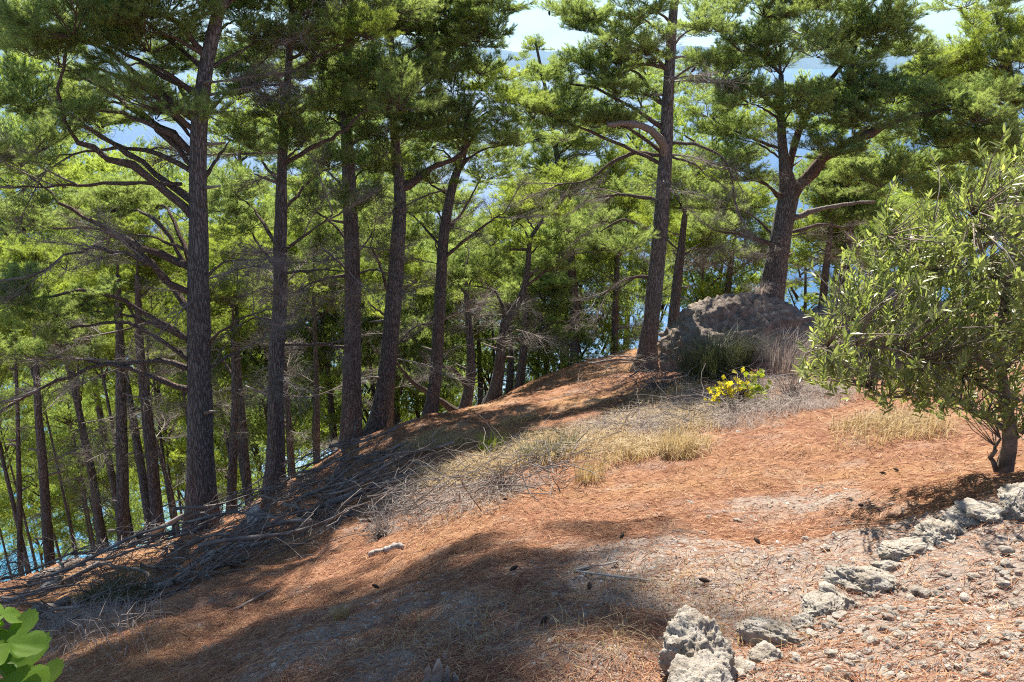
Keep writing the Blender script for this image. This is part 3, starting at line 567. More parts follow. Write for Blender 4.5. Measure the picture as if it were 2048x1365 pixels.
# ------------------------------------------------------------------ rocks
def ico(n):
    import bmesh
    bm = bmesh.new(); bmesh.ops.create_icosphere(bm, subdivisions=n, radius=1)
    V = np.array([v.co[:] for v in bm.verts]); bm.verts.index_update(); T = np.array([[v.index for v in f.verts] for f in bm.faces]); bm.free(); return V, T
ICO = {n: ico(n) for n in (1, 2, 3, 4, 5, 6)}
def rock_mesh(size, seed, sub=5, amp=.28, fine=.07, mat=None, chop=3, name='rock'):
    V, T = ICO[sub]; r = np.random.default_rng(seed); P = V.copy()
    for q in range(chop):
        d = nrm(r.normal(size=3)); h = r.uniform(.55, .85); e = np.maximum(P @ d - h, 0); P = P - e[:, None] * d * .85
    o = r.uniform(0, 50, 3); d_ = 1 + amp * fbm(V * 1.6 + o, seed, 3) - fine * np.abs(fbm(V * 5 + o, seed + 3, 4)) + fine * .45 * fbm(V * 21 + o, seed + 5, 3) - fine * 1.3 * np.clip(fbm(V * 8 + o, seed + 7, 3) - .15, 0, .6) - fine * .5 * np.clip(fbm(V * 26 + o, seed + 8, 2) - .1, 0, 1)
    P = P * d_[:, None] * np.asarray(size); mb = MB(); mb.add(P, T); return mb.mesh(name, [mat or M_rock], sub > 2)
def rock_at(name, label, cat, u, v, size, seed, sink=.35, yaw=0, group=None, **kw):
    p = hit(u, v); me = rock_mesh(size, seed, name=name, **kw)
    o = link(name, me, loc=(p[0], p[1], p[2] + size[2] * (1 - 2 * sink))); o.rotation_euler.z = yaw; return tag(o, label, cat, group)
ledge = [(1398,1362,(.13,.12,.13),'largest pale boulder at the bottom of the stony ledge'),(1395,1430,(.14,.11,.1),'pale boulder cut by the bottom edge below the largest one'),(1560,1285,(.13,.09,.075),'pitted low boulder right of the largest pale boulder'),
         (1650,1230,(.1,.08,.06),'low pitted rock between two larger ledge boulders'),(1725,1170,(.13,.1,.1),'round dark sided boulder midway up the stony ledge'),(1820,1110,(.13,.09,.07),'pitted rock above the round dark sided boulder'),
         (1880,1080,(.12,.08,.075),'grey pitted rock in the upper ledge'),(1960,1040,(.13,.1,.07),'long pale rock near the top of the ledge'),(2040,1015,(.13,.11,.09),'topmost pale rock of the ledge at the right edge'),(1660,1190,(.05,.04,.035),'small pitted rock left of the round dark sided boulder')]
for k, (u, v, s, lab) in enumerate(ledge):
    rock_at('boulder', lab, 'boulder', u, v, [q * f for q, f in zip(s, (1, 1, 1) if k < 2 else (1.05, 1, .75))], 40 + k, .3 if k < 2 else .42, k * 1.3, 'boulders along the stony ledge', sub=6 if k < 9 else 4, amp=.26, fine=.085, chop=7)
for k, (u, v) in enumerate([(1480,1345),(1610,1255),(1690,1215),(1775,1140),(1850,1085),(1915,1060),(1990,1040),(1540,1320)]):
    rock_at('ledge_stone', 'low embedded rock filling a gap between the ledge boulders', 'rock', u, v, (rng.uniform(.05,.09), rng.uniform(.04,.07), rng.uniform(.03,.045)), 140 + k, .45, k * 2.1, 'low rocks set in the stony ledge', sub=5, amp=.3, fine=.08, chop=7)
crag = [((1490,668),11.6,(1.36,1.05,.98),'domed reddish crag in the shade with dry grass on top',-.1),((1660,650),12.2,(1.1,.7,.72),'grey rock shelf joining the right side of the domed crag',.15),((1790,650),12.8,(1.0,.7,.85),'dark rock behind the leafy shrub',.3)]
for k, ((u, v), Y, s, lab, up) in enumerate(crag):
    p = at(u, v, Y); p[2] = gz(p[0], p[1]) + .12
    o = link('crag', rock_mesh(s, 70 + k, 6 if k == 0 else 5, .1 if k == 0 else .2, .08, M_crag, 1 if k == 0 else 5, 'crag'), loc=p); o.rotation_euler.z = .4 * k; tag(o, lab, 'rock')

def screen_scatter(n, r0, r1, half=.72, r=rng):   # density falls with the square of the distance
    d = np.exp(r.uniform(math.log(r0), math.log(r1), n)); a = r.uniform(-half, half, n); return d * np.sin(a), d * np.cos(a)
# gravel, one mass
def chips(n, lo, hi, r0, r1, half, seed, thresh):
    r = np.random.default_rng(seed); x, y = screen_scatter(n, r0, r1, half, r); g = gravel(x, y); keep = g > r.uniform(thresh, 1, n); x, y = x[keep], y[keep]; n = len(x)
    V, T = ICO[1]; s = np.exp(r.uniform(math.log(lo), math.log(hi), n)) * (.6 + .4 * np.hypot(x, y) / 3)
    S = s[:, None] * np.stack([r.uniform(.8, 1.4, n), r.uniform(.7, 1.1, n), r.uniform(.4, .8, n)], 1); a = r.uniform(0, 6.28, n)
    P = V[None] * (1 + r.uniform(-.25, .25, (n, len(V), 1))) * S[:, None]
    c, s_ = np.cos(a)[:, None], np.sin(a)[:, None]; P = np.stack([P[..., 0] * c - P[..., 1] * s_, P[..., 0] * s_ + P[..., 1] * c, P[..., 2]], -1)
    P += np.stack([x, y, gz(x, y) + s * .12], 1)[:, None]
    mb = MB(); mb.add(P, (np.arange(n)[:, None, None] * len(V) + T[None])); return mb.mesh('gravel', [M_gravel], False)
tag(link('gravel', chips(17000, .003, .013, 1.3, 8, .72, 61, .1)), 'pale limestone gravel strewn in patches between the needles', 'gravel', kind='stuff')
# single stones
STONES = [rock_mesh((1, .8, .55), 200 + k, 3, .3, .08, M_stone, 5, 'stone') for k in range(10)]
n_st = 0; r = np.random.default_rng(15)
def put_stone(x, y, s, lab, grp):
    o = link('stone', STONES[int(r.integers(10))], loc=(x, y, gz(x, y) + s * .3)); o.rotation_euler = (r.uniform(-.3, .3), r.uniform(-.3, .3), r.uniform(0, 6.28)); o.scale = (s, s * r.uniform(.8, 1.1), s * r.uniform(.8, 1.3)); tag(o, lab, 'stone', grp)
for k in range(560):
    u, v = r.uniform(1440, 2048), r.uniform(1020, 1365)
    if v < 1240 - (u - 1560) * .42 + 40: continue
    p = hit(u, v); put_stone(p[0], p[1], px(p, math.exp(r.uniform(1.9, 3.45))) * .55, 'small pale stone lying among needles on the stony ledge', 'stones on the stony ledge')
for k in range(70):
    u, v = r.uniform(500, 1700), r.uniform(1010, 1365); p = hit(u, v)
    if gravel(p[0:1], p[1:2])[0] < .25: continue
    put_stone(p[0], p[1], px(p, r.uniform(5, 11)) * .55, 'small stone lying on the needle covered slope', 'stones on the needle slope')
for u, v, w, lab in [(1475,1045,9,'stone with a dark shadow side high on the path'),(1612,1082,11,'dark lump of rock on the path above the ledge'),(1650,1100,11,'flat pale stone on the path above the ledge'),(1418,1038,8,'small blackish lump high on the path'),(1110,1195,11,'pale squarish stone alone in the middle of the slope'),
                  (690,970,8,'grey stone low beside the brush pile'),(620,1350,10,'pale stone at the bottom edge left of the split wood')]:
    p = hit(u, v); put_stone(p[0], p[1], px(p, w), lab, None)

# ------------------------------------------------------------------ litter, grass, brushwood
def strips(C, Dv, L, W, mat, name, lift, r, bend=.15, smooth=False):
    """flat thin needles lying on the ground: centre, yaw, length, width"""
    n = len(C); d = np.stack([np.cos(Dv), np.sin(Dv)], 1); P = []
    off = r.uniform(-bend, bend, n)
    for f, k in ((-.5, 0), (0, 1), (.5, 0)):
        q = C + d * (L * f)[:, None] + np.stack([-d[:, 1], d[:, 0]], 1) * (L * off * k)[:, None]
        P.append(np.column_stack([q, gz(q[:, 0], q[:, 1]) + lift * (1 + r.uniform(-.5, 1.4, n) * (1 if not k else 1.3))]))
    s = np.column_stack([-d[:, 1], d[:, 0], np.zeros(n)]) * (W / 2)[:, None]; s[:, 2] = r.uniform(-.6, .6, n) * W
    V = np.stack([P[0], P[1] - s, P[1] + s, P[2]], 1).reshape(-1, 3); i = np.arange(n)[:, None] * 4
    mb = MB(); mb.add(V, np.concatenate([i + [0, 1, 2], i + [2, 1, 3]])); return mb.mesh(name, [mat], smooth)
r = np.random.default_rng(33); x, y = screen_scatter(250000, 1.2, 17, .75, r); g = gravel(x, y); keep = r.random(len(x)) > g * .58; x, y = x[keep], y[keep]; d = np.hypot(x, y)
tag(link('needle_litter', strips(np.column_stack([x, y]), r.uniform(0, 6.28, len(x)), r.uniform(.05, .1, len(x)), r.uniform(.6, 1.3, len(x)) * (.0014 + .00034 * d), M_litter, 'needle_litter', .007, r)), 'fallen orange brown pine needles carpeting the slope', 'needle litter', kind='stuff')

def blades(P, n_each, h, spread, w, mat, name, r, lean=.5, droop=.5):
    """grass clumps: P clump feet (k,3)"""
    k = len(P); n = k * n_each; a = r.uniform(0, 6.28, n); rad = spread * np.sqrt(r.random(n))
    b = np.repeat(P, n_each, 0) + np.stack([np.cos(a) * rad, np.sin(a) * rad, 0 * a], 1)
    if np.ndim(h): h = np.repeat(h, n_each)
    b[:, 2] = gz(b[:, 0], b[:, 1]) - .01; H = h * r.uniform(.5, 1.1, n); az = a + r.normal(size=n) * .9; o = np.stack([np.cos(az), np.sin(az), 0 * az], 1); ln = lean * r.uniform(.1, 1, n)
    m1 = b + o * (H * ln * .35)[:, None] + np.array([0, 0, 1]) * (H * .6)[:, None]; t = b + o * (H * ln * (1 + droop * .4))[:, None] + np.array([0, 0, 1]) * (H * (1 - droop * ln * .6))[:, None]
    s = np.stack([-o[:, 1], o[:, 0], 0 * az], 1) * w / 2
    V = np.stack([b - s, b + s, m1 - s * .8, m1 + s * .8, t], 1).reshape(-1, 3); i = np.arange(n)[:, None] * 5
    mb = MB(); mb.add(V, np.concatenate([i + [0, 1, 3], i + [0, 3, 2], i + [2, 3, 4]])); return mb.mesh(name, [mat], False)
def region(n, poly, r, thin=None):       # world points whose sight lines fall into a picture polygon, on the ground
    poly = [hit(u, v)[:2] for u, v in poly]; P = np.array(poly); lo, hi = P.min(0), P.max(0); out = []
    while len(out) < n:
        q = r.uniform(lo, hi); ins = False; j = len(P) - 1
        for i_ in range(len(P)):
            if (P[i_, 1] > q[1]) != (P[j, 1] > q[1]) and q[0] < (P[j, 0] - P[i_, 0]) * (q[1] - P[i_, 1]) / (P[j, 1] - P[i_, 1]) + P[i_, 0]: ins = not ins
            j = i_
        if ins and (thin is None or vnoise(np.array([[q[0] * thin, q[1] * thin, 3.]]), 7)[0] > -.15): out.append([q[0], q[1], gz(q[0], q[1])])
    return np.array(out)
r = np.random.default_rng(44)
gp = np.vstack([region(230, [(930,960),(1000,850),(1400,770),(1450,820),(1260,900)], r, 1.6), region(180, [(770,950),(830,890),(960,870),(1000,950),(880,980)], r, 1.6), region(60, [(1150,960),(1300,880),(1430,850),(1400,910)], r, 2),
                region(40, [(1640,860),(1850,840),(1900,880),(1700,900)], r)])
tag(link('dry_grass', blades(gp, 34, .205 * r.uniform(.6, 1.2, len(gp)), .13, .005, M_grass, 'dry_grass', r, 1.1, .9)), 'dry golden grass in a band across the slope', 'dry grass', kind='stuff')
gp = np.vstack([region(380, [(1230,905),(1290,830),(1480,780),(1660,750),(1690,800),(1500,865)], r, 2), region(60, [(1130,880),(1250,860),(1300,830),(1200,850)], r), region(60, [(760,1000),(900,960),(1080,960),(960,1040),(820,1060)], r), region(22, [(40,1300),(120,1240),(250,1230),(300,1290),(150,1340)], r)])
tag(link('dead_stalks', blades(gp, 26, .2 * r.uniform(.5, 1.3, len(gp)), .2, .004, M_greygrass, 'dead_stalks', r, 1.5, 1.1)), 'grey dead stalks matted along the edge of the path', 'dead stalks', kind='stuff')
gp = region(90, [(600,1340),(950,1190),(1500,1100),(1600,1300),(1200,1365)], r)
tag(link('thin_grass', blades(gp, 10, .09 * r.uniform(.5, 1.3, len(gp)), .1, .0025, M_grass, 'thin_grass', r, 1.3, .9)), 'sparse short dry blades on the lower slope', 'dry grass', kind='stuff')
def tuft(name, lab, cat, u, v, n, hpx, mat, spread, w=.004, lean=.5):
    p = hit(u, v); me = blades(p[None], n, px(p, hpx), px(p, spread), w, mat, name, r, lean, .4)
    me.transform(Matrix.Translation([-c for c in p])); return tag(link(name, me, loc=p), lab, cat)
tuft('grass_tuft', 'small pale grass tuft alone on the shaded stony slope', 'grass tuft', 682, 1240, 120, 45, M_grass, 14, .0025)
tuft('grass_tuft', 'golden grass tuft at the upper edge of the sunlit path', 'grass tuft', 1350, 905, 260, 70, M_grass, 34)
tuft('grass_tuft', 'golden grass tuft at the lower end of the dark brush', 'grass tuft', 1180, 960, 200, 55, M_grass, 30)
tuft('green_tuft', 'small yellow green plant among the dry grass', 'plant', 985, 905, 200, 50, M_vinegreen, 26)
tuft('broom_bush', 'dark green spiky bush in front of the crag', 'bush', 1430, 755, 1500, 105, M_broom, 70, .006, .8)
tuft('broom_bush', 'low dark green bush among the fallen wood', 'bush', 240, 1200, 700, 60, M_broom, 70, .004, .9)
tuft('broom_bush', 'grey green low bush between grass and dark brush', 'bush', 1090, 915, 700, 50, M_broom, 60, .005, .9)
tuft('broom_bush', 'brown thin stemmed bush right of the crag foot', 'bush', 1560, 750, 500, 110, M_greygrass, 50, .004, .8)
r = np.random.default_rng(46)
_p = at(1520, 585, 11.3); me = blades(np.zeros((1, 3)), 150, .22, .12, .005, M_greygrass, 'grass_tuft', r, 1.4, .8)
me.transform(Matrix.Translation((0, 0, -float(gz(0, 0)))))
tag(link('grass_tuft', me, loc=_p), 'pale dry grass tuft on top of the domed crag', 'grass tuft')
def tangle(name, lab, u, v, rpx, n, mat, seed, cat='dry bush'):
    r = np.random.default_rng(seed); p = hit(u, v); R_ = px(p, rpx); mb = MB()
    for q in range(n):
        a = r.uniform(0, 6.28); e = r.uniform(.1, 1.3); d = np.array([math.cos(a) * math.cos(e), math.sin(a) * math.cos(e), math.sin(e)]); l = R_ * r.uniform(.6, 1.1)
        c = np.cumsum(np.vstack([[0, 0, 0]] + [d * l / 4 + r.normal(size=3) * l * .1 for _ in range(4)]), 0); mb.tube(c, [.0035, .003, .0022, .0018, .001], 3, 0, cap=False)
    return tag(link(name, mb.mesh(name, [mat]), loc=p), lab, cat)
tangle('dry_bush', 'pale tangled dead bush at the lower edge of the brush pile', 765, 1075, 55, 150, M_drift, 1)
tangle('dry_bush', 'thin brown twigs sprawling over the foot of the domed crag', 1500, 735, 110, 170, M_deadtwig, 9)
tangle('dry_bush', 'dark dead bush leaning over the upper path edge', 1000, 985, 60, 160, M_stick, 2)
tangle('dry_bush', 'grey dead bush beside the yellow vine', 1580, 800, 60, 150, M_stick, 3)
tangle('dry_bush', 'dark dead twigs heaped left of the yellow vine', 1320, 790, 80, 200, M_stick, 4)
tangle('dry_bush', 'small dark upright dead branch above the dark brush', 1150, 890, 40, 16, M_twig, 5, 'dead branch')
# fine brushwood mass
r = np.random.default_rng(55); mb = MB()
bp = np.vstack([region(800, [(150,1150),(440,1060),(560,990),(720,900),(850,900),(860,1000),(720,1080),(420,1180),(250,1200)], r), region(250, [(0,1200),(180,1120),(330,1100),(200,1240),(0,1300)], r), region(300, [(1150,780),(1330,700),(1400,760),(1600,760),(1450,800),(1250,820)], r),
                region(420, [(720,1080),(820,960),(1150,900),(1180,950),(1080,1005),(860,1070)], r), region(160, [(1150,900),(1300,830),(1500,790),(1480,830),(1250,900)], r)])
for p in bp:
    yaw = r.uniform(0, 6.28); l = r.uniform(.15, .6); nrm_ = gnormal(p[0], p[1]); d = np.array([math.cos(yaw), math.sin(yaw), 0]); d = nrm(d - nrm_ * (d @ nrm_) + nrm_ * r.normal(.1, .3))
    c = np.cumsum(np.vstack([[0, 0, 0]] + [d * l / 4 + r.normal(size=3) * l * .05 for _ in range(4)]), 0) + p + [0, 0, .32 * r.random() ** 1.6]
    mb.tube(c, np.linspace(1, .4, 5) * r.uniform(.002, .0055), 4, 0, cap=False)
tag(link('brushwood', mb.mesh('brushwood', [M_stick])), 'tangled grey dead twigs heaped below the trunks', 'brushwood', kind='stuff')
for k in range(14):
    x, y = screen_scatter(1, 1.9, 7, .5, r); a = float(x[0]), float(y[0])
    o = link('fallen_cone', CONE_ME, loc=(a[0], a[1], gz(*a) + .02)); o.rotation_euler = (R(90) + r.normal() * .3, 0, r.uniform(0, 6.28)); o.scale = (.5,) * 3; tag(o, 'dark fallen pine cone lying on the needles', 'pine cone', 'fallen cones on the slope')
# single fallen branches: eight shapes, copied
BR = []
for k in range(8):
    r = np.random.default_rng(700 + k); mb = MB(); s = np.linspace(-.5, .5, 9); P = np.stack([s, .08 * fbm(np.stack([s * 3, 0 * s, 0 * s + k], -1), k, 2), .05 * np.sin(s * 5 + k)], 1)
    mb.tube(P, np.linspace(.022, .008, 9) * (1 + .15 * r.normal(size=9)), 7, 0, .15, k)
    for q in range(4):
        i_ = int(r.integers(2, 8)); d = nrm(np.array([.7, r.normal() * .7, r.uniform(0, .6)])); l = r.uniform(.15, .38)
        mb.tube(np.array([P[i_], P[i_] + d * l * .5 + r.normal(size=3) * .02, P[i_] + d * l]), [.008, .006, .003], 4, 0)
    BR.append([mb.mesh('fallen_branch', [mm]) for mm in (M_stick, M_drift)])
r = np.random.default_rng(56)
def lay(name, me, p, yaw, L, lift, thick=1.0):
    n_ = gnormal(p[0], p[1]); d = np.array([math.cos(yaw), math.sin(yaw), 0]); d = nrm(d - n_ * (d @ n_)); rot = frame(d, n_)
    return link(name, me, mat=M4(p + n_ * lift, rot, L * np.array([1, thick, thick])))
bp = np.vstack([region(115, [(150,1150),(440,1060),(560,990),(720,900),(860,930),(860,1000),(720,1080),(420,1180),(250,1200)], r), region(18, [(0,1200),(180,1120),(330,1100),(200,1240),(0,1280)], r), region(16, [(1150,790),(1330,710),(1600,770),(1450,810),(1250,820)], r)])
for p in bp: tag(lay('fallen_branch', BR[int(r.integers(8))][0], p, r.normal(.5, 1.6), r.uniform(.4, 1.3), r.uniform(.01, .36), .72), 'grey fallen branch in the heap of dead wood under the pines', 'fallen branch', 'dead branches heaped below the pines')
def branch_px(lab, a, b_, w, mat, name='fallen_branch', cat='fallen branch', lift=.5, curve=0.0, sides=10, rough=.18, seed=1):
    pa, pb = hit(*a), hit(*b_)
    if np.linalg.norm(pb - pa) > 2.2: pb = at(*b_, pa[1] + .3)
    wm = px((pa + pb) / 2, w) / 2; c = (pa + pb) / 2; s = np.linspace(0, 1, 14)[:, None]; P = pa + (pb - pa) * s
    r = np.random.default_rng(seed); P[:, 2] += wm * lift + curve * np.sin(s[:, 0] * math.pi) * 0; g = gz(P[:, 0], P[:, 1]) + wm * lift; P[:, 2] = np.maximum(P[:, 2], g)
    P[:, :2] += (np.sin(s * math.pi) * curve) * np.array([[.3, -1.0]]); P[:, 2] = np.maximum(P[:, 2], gz(P[:, 0], P[:, 1]) + wm * lift)
    P += r.normal(size=P.shape) * wm * .12
    mb = MB(); mb.tube(P - c, wm * np.linspace(1, .75, 14) * (1 + .1 * r.normal(size=14)), sides, 0, rough, seed)
    return tag(link(name, mb.mesh(name, [mat]), loc=c), lab, cat)
branch_px('curved bleached log lying on needles low in the left shade', (285,1178), (395,1180), 18, M_drift, 'log', 'log', .6, .16, seed=3)
branch_px('grey log at the left edge beside the big leaf plant', (55,1240), (135,1208), 22, M_stick, 'log', 'log', .6, 0, seed=4)
branch_px('pale stubby log end left of the low dark bush', (88,1190), (118,1165), 22, M_drift, 'log', 'log', .8, 0, seed=5)
branch_px('thick brown log lying along the left slope edge', (60,1175), (160,1128), 16, M_stick, 'log', 'log', .9, 0, seed=6)
branch_px('weathered log behind the slim pine at the slope edge', (566,945), (632,930), 32, M_stick, 'log', 'log', .8, 0, seed=7)
branch_px('long pole leaning up to the foot of the thickest trunk', (255,1105), (408,1022), 11, M_stick, lift=2.5, seed=8)
branch_px('straight grey pole on top of the brush pile', (640,1030), (840,965), 13, M_stick, lift=3, seed=9)
branch_px('knotty pale branch below the thickest trunk', (410,1120), (540,1090), 10, M_drift, lift=1.5, seed=10)
branch_px('pale forked twig across the sunlit stones, long arm', (1148,1146), (1300,1166), 5, M_drift, lift=1.5, seed=11)
branch_px('pale forked twig across the sunlit stones, short arm', (1150,1146), (1235,1128), 5, M_drift, lift=1.5, seed=12)
branch_px('white chip of wood by the pale dead bush', (770,1105), (805,1097), 14, M_drift, 'wood_chip', 'wood chip', .6, seed=13)
branch_px('grey chip of wood left of the white one', (742,1112), (768,1104), 11, M_drift, 'wood_chip', 'wood chip', .6, seed=14)
branch_px('short dead stick on the lower slope', (995,1208), (1022,1222), 5, M_stick, lift=.8, seed=15)
branch_px('thin grey stick on the slope under the curved log', (470,1222), (545,1180), 5, M_stick, lift=.8, seed=16)
# pale stump, stake, split wood
p = hit(515, 1060); me = rock_mesh((.1, .09, .17), 91, 4, .3, .08, M_drift, 3, 'stump'); tag(link('stump', me, loc=p + [0, 0, .1]), 'pale knob of a stump in the shade right of the thickest trunk', 'stump')
root = thing('split_wood', 'weathered split wood standing from the ground at the bottom edge', 'split wood', hit(872, 1372))
r = np.random.default_rng(72)
for k, (dx, h, w) in enumerate([(-.03, .1, .012), (0, .12, .016), (.03, .085, .01), (.055, .055, .008)]):
    V = []; 
    for z, f in ((-.04, 1.1), (.35 * h, 1), (.75 * h, .8), (h, .25)):
        for (cx, cy_) in ((-1, -.6), (1, -.6), (1, .6), (-1, .6)): V.append([dx + cx * w * f + r.normal() * .0015 + z * .12, cy_ * w * f + r.normal() * .0015 - z * .3, z + r.normal() * .006])
    T = []
    for a in range(3):
        for c in range(4): i0, i1 = a * 4 + c, a * 4 + (c + 1) % 4; T += [[i0, i1, i1 + 4], [i0, i1 + 4, i0 + 4]]
    T += [[12, 13, 14], [12, 14, 15]]; mb = MB(); mb.add(V, T); link('splinter', mb.mesh('splinter', [M_drift], False), root)

# ------------------------------------------------------------------ the leafy shrub on the right
def leaf_shape(L, W, fold=.15, arch=.12, n=4):
    s = np.linspace(0, 1, n + 1); w = W * np.sin(np.pi * np.clip(s, .02, .985) ** .85) ** .8 / 2; V = []
    for a, b_ in zip(s, w): z = -arch * L * a ** 2; V += [[a * L, -b_, z + fold * b_], [a * L, 0, z], [a * L, b_, z + fold * b_]]
    T = []
    for k in range(n):
        for c in (0, 1): i0 = k * 3 + c; T += [[i0, i0 + 3, i0 + 4], [i0, i0 + 4, i0 + 1]]
    return np.array(V), np.array(T)
YS = 4.0; r = np.random.default_rng(81)
tr = [(2003,975,34),(2012,930,30),(2020,880,27),(2012,800,22),(1998,700,17),(2008,600,14),(2028,500,11),(2046,420,8),(2060,350,6)]
pts = np.array([at(u, v, YS) for u, v, w in tr]); base = pts[0].copy(); base[2] = gz(base[0], base[1]); pts[0] = base - [0, 0, .05]
shrub = thing('leafy_shrub', 'tall narrow leaved grey green shrub filling the right edge', 'shrub', base)
mb = MB(); mb.tube(spline(pts, 30) - base, np.interp(np.linspace(0, 1, 30), np.linspace(0, 1, len(tr)), [px(p, w) / 2 for p, (_, _, w) in zip(pts, tr)]), 12, 0, .08, 3); link('trunk', mb.mesh('trunk', [M_olivebark]), shrub)
SL = [([(2003,970),(1985,930),(1990,900),(2000,880)],0,14),([(2015,860),(1975,835),(1920,803),(1850,790),(1790,795),(1740,780)],-.1,13),([(2012,790),(1960,720),(1900,660),(1830,600),(1760,560)],.2,10),([(2000,690),(1950,600),(1900,520),(1860,450)],.25,8),([(2005,600),(1960,500),(1940,430)],-.2,7),
      ([(2020,880),(2060,850),(2110,830)],-.1,14),([(2012,800),(1940,760),(1850,720),(1750,690),(1660,690)],-.35,9),([(2000,700),(1930,650),(1820,640),(1720,640)],-.1,8),([(2025,500),(1990,440),(1990,370)],.1,6),([(2012,750),(2080,640),(2110,520)],.1,8),([(1998,740),(1900,700),(1800,760),(1690,770)],.3,7),
      ([(2010,560),(1900,560),(1800,500),(1770,470)],-.1,7)]
limbs3 = []
for P, dy, w in SL:
    P3 = [at(u, v, YS + dy * k / (len(P) - 1)) for k, (u, v) in enumerate(P)]; Q = spline(P3, 14); Q += r.normal(size=Q.shape) * .008; w0 = px(Q[0], w) / 2
    mb = MB(); mb.tube(Q - base, np.linspace(w0, w0 * .3, 14), 7, 0, .1, 5); link('limb', mb.mesh('limb', [M_olivebark]), shrub); limbs3.append(Q)
allp = np.vstack([q[3:] for q in limbs3] + [spline(pts, 30)[14:]])
# twig ends fill the crown volume
lobes = [(1660,720,70,60),(1720,640,80,80),(1700,560,40,60),(1790,600,90,100),(1800,500,70,80),(1880,450,60,60),(1900,560,100,110),(1850,700,110,90),(1760,750,80,40),(1960,640,100,120),(1960,450,80,90),(2010,380,60,70),(2060,500,70,120),(2040,680,80,120),(2090,620,60,120),(1900,770,90,50),(2000,790,70,50),(1650,690,50,60),(2030,340,40,40),(1850,790,110,25),(2060,820,60,40)]
ends = []
for u, v, a, b_ in lobes:
    for q in range(int(a * b_ / 92)):
        t = r.uniform(0, 6.28); f = math.sqrt(r.random()); ends.append(at(u + a * f * math.cos(t), v + b_ * f * math.sin(t), YS + r.normal(0, .28)))
tw = MB(); LV, LT = leaf_shape(1, .24); leaves = []
for e in ends:
    e = e + np.array([0, 0, .16]) * max(0, r.normal()) * (r.random() < .4)
    k = np.argmin(np.linalg.norm(allp - (e - [0, 0, .1]), axis=1)); p0 = allp[k]; l = np.linalg.norm(e - p0)
    if l > .45: p0 = e - (e - p0) / l * .45
    mid = (p0 + e) / 2 + r.normal(size=3) * .02; tw.tube(np.array([p0, mid, e]) - base, [.0035, .0028, .0018], 4, 0)
    ax = nrm((e - mid) + np.array([-.03, 0, .16])); nl = int(r.integers(9, 15))
    for q in range(nl):
        az = q * 2.4 + r.uniform(-.3, .3); rd = nrm(np.cross(ax, r.normal(size=3))); rd = rd * math.cos(az) + np.cross(ax, rd) * math.sin(az); el = r.uniform(.25, 1.0) * (1.25 - .5 * q / nl)
        d = nrm(ax * math.cos(el) + rd * math.sin(el)); leaves.append((e - ax * (.09 * (1 - q / nl)) , frame(d, ax + r.normal(size=3) * .3), r.uniform(.038, .06)))
link('twigs', tw.mesh('twigs', [M_olivebark]), shrub)['kind'] = 'stuff'
order = np.argsort([depth(l_[0]) for l_ in leaves]); LEAFME = []
mb = MB(); mb.add(LV, LT); LEAFME = mb.mesh('leaf', [M_shrubleaf])
mb = MB()
for n_, k in enumerate(order):
    p, rot, s = leaves[k]
    if n_ < 290: link('leaf', LEAFME, shrub, mat=M4(p - base, rot, s))
    else: mb.add((LV * s) @ rot.T + p - base, LT)
link('foliage', mb.mesh('foliage', [M_shrubleaf]), shrub)['kind'] = 'stuff'

# ------------------------------------------------------------------ fig leaves bottom left, yellow vine
def lobed(r, n=5, depth_=.45, W=1.0):
    th = np.linspace(-math.pi * .93, math.pi * .93, 61); rr_ = 1 - depth_ * (1 - np.abs(np.cos(th * n / 2 * .8)) ** .6) - .2 * np.abs(th) / math.pi; rr_ *= 1 + .03 * np.sin(th * 31)
    ring = [np.stack([f * rr_ * np.cos(th) * .62 + .38 * (1), f * rr_ * np.sin(th) * .62 * W, 0 * th], 1) for f in (.35, .7, 1)]
    V = np.vstack([[[.36, 0, 0]]] + ring); z = .05 * np.cos(V[:, 1] * 9) * np.abs(V[:, 1]) - .35 * V[:, 0] ** 2 * .5 + .16 * np.abs(V[:, 1]); V[:, 2] = z + .02 * vnoise(V * 7, 5); V[:, 0] -= .02; k = 61; T = []
    for j in range(60): T.append([0, 1 + j, 2 + j])
    for a in range(2):
        for j in range(60): i0 = 1 + a * k + j; T += [[i0, i0 + k, i0 + k + 1], [i0, i0 + k + 1, i0 + 1]]
    return V, np.array(T)
FV, FT = lobed(r, 5, .6); mb = MB(); mb.add(FV, FT); FIG = mb.mesh('leaf', [M_fig])
fb = hit(-60, 1400); YF = 1.75
fig = thing('fig_plant', 'fig plant with large lobed sunlit leaves in the bottom left corner', 'fig plant', fb)
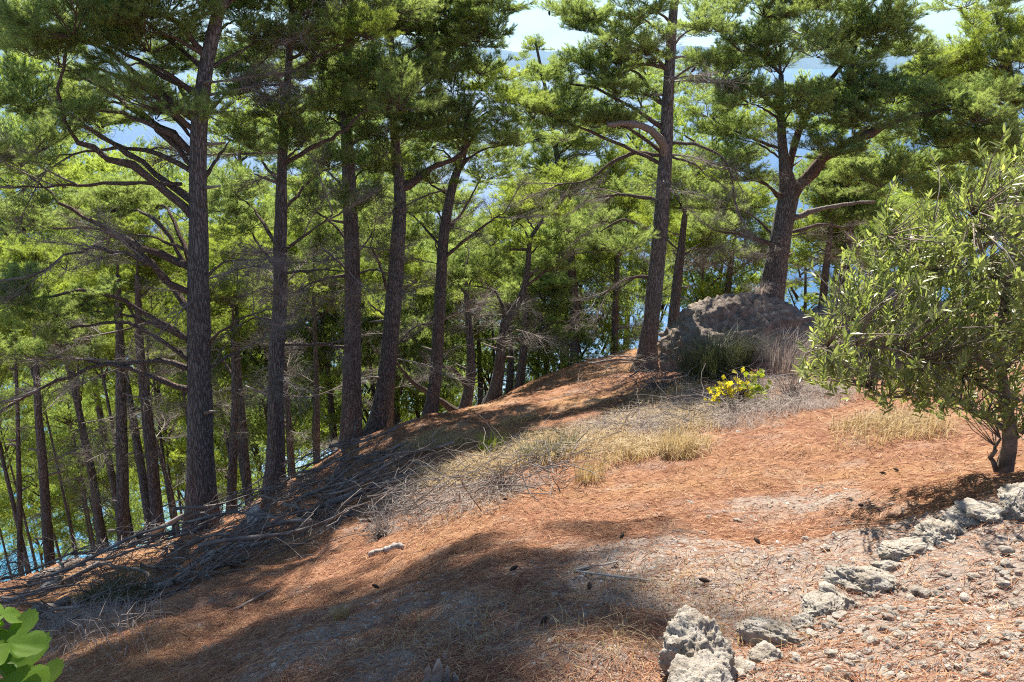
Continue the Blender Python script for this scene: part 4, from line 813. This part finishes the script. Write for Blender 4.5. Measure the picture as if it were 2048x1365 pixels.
st = np.array([fb, at(-30, 1330, YF), at(-15, 1270, YF), at(-25, 1210, YF)]); mb = MB(); mb.tube(spline(st, 12) - fb, np.linspace(.01, .005, 12), 7, 0); link('stem', mb.mesh('stem', [M_olivebark]), fig)
r = np.random.default_rng(88)
for (u, v), (u2, v2), s, ny_, dy in [((-28,1285),(72,1282),.1,1.0,-.05),((-35,1350),(62,1362),.1,.9,-.12),((5,1322),(118,1352),.1,1.1,.08),((-25,1238),(44,1216),.07,1.0,.1),((-45,1310),(38,1322),.08,.8,-.02),((-50,1255),(12,1262),.07,.7,.05),((10,1375),(95,1400),.08,.9,-.1)]:
    a, e = at(u, v, YF), at(u2, v2, YF + dy); d = e - a; L = np.linalg.norm(d) * .95; rot = frame(d, nrm(np.array([r.normal() * .35, -.12 + r.normal() * .15, ny_])))
    o = link('leaf', FIG, fig, mat=M4(a - fb + d * .12, rot, L))
    mb = MB(); mb.tube(np.array([st[1], (st[1] + a) / 2, a + d * .2]) - fb, .0025, 5, 0); link('petiole', mb.mesh('petiole', [M_fig]), fig)
mb = MB(); VV, TT = lobed(r, 5, .45, 1.0); mb.add(VV, TT); YL = [mb.mesh('leaf', [mm]) for mm in (M_yellow, M_vinegreen)]
vb = hit(1470, 815); vine = thing('yellow_vine', 'bright yellow and green leaved vine glowing at the edge of the shade', 'vine', vb); r = np.random.default_rng(90); Yv = vb[1]; mb = MB()
for k in range(120):
    f = r.random(); u = 1418 + 112 * f + r.normal() * 6; v = 800 - 28 * math.sin(f * 3) + r.normal() * 14 - 8 * f; grn = f > .72 or r.random() < .12
    if k > 110: u, v, grn = 1518 + r.normal() * 6, 752 + r.normal() * 10, True
    p = at(u, v, Yv + r.normal() * .1 - .08); mb.tube(np.array([vb, (p + vb) / 2 + [0, 0, .05], p]) - vb, .002, 3, 0, cap=False)
    link('leaf', YL[1 if grn else 0], vine, mat=M4(p - vb, frame(r.normal(size=3) * [1, .6, .4] + [0, -.1, -.25], r.normal(size=3) * .5 + [0, -.6, .7]), r.uniform(.04, .075)))
link('stems', mb.mesh('stems', [M_twig]), vine)['kind'] = 'stuff'
print('objects', len(D.objects), 'tris', sum(len(m_.polygons) for m_ in D.meshes))
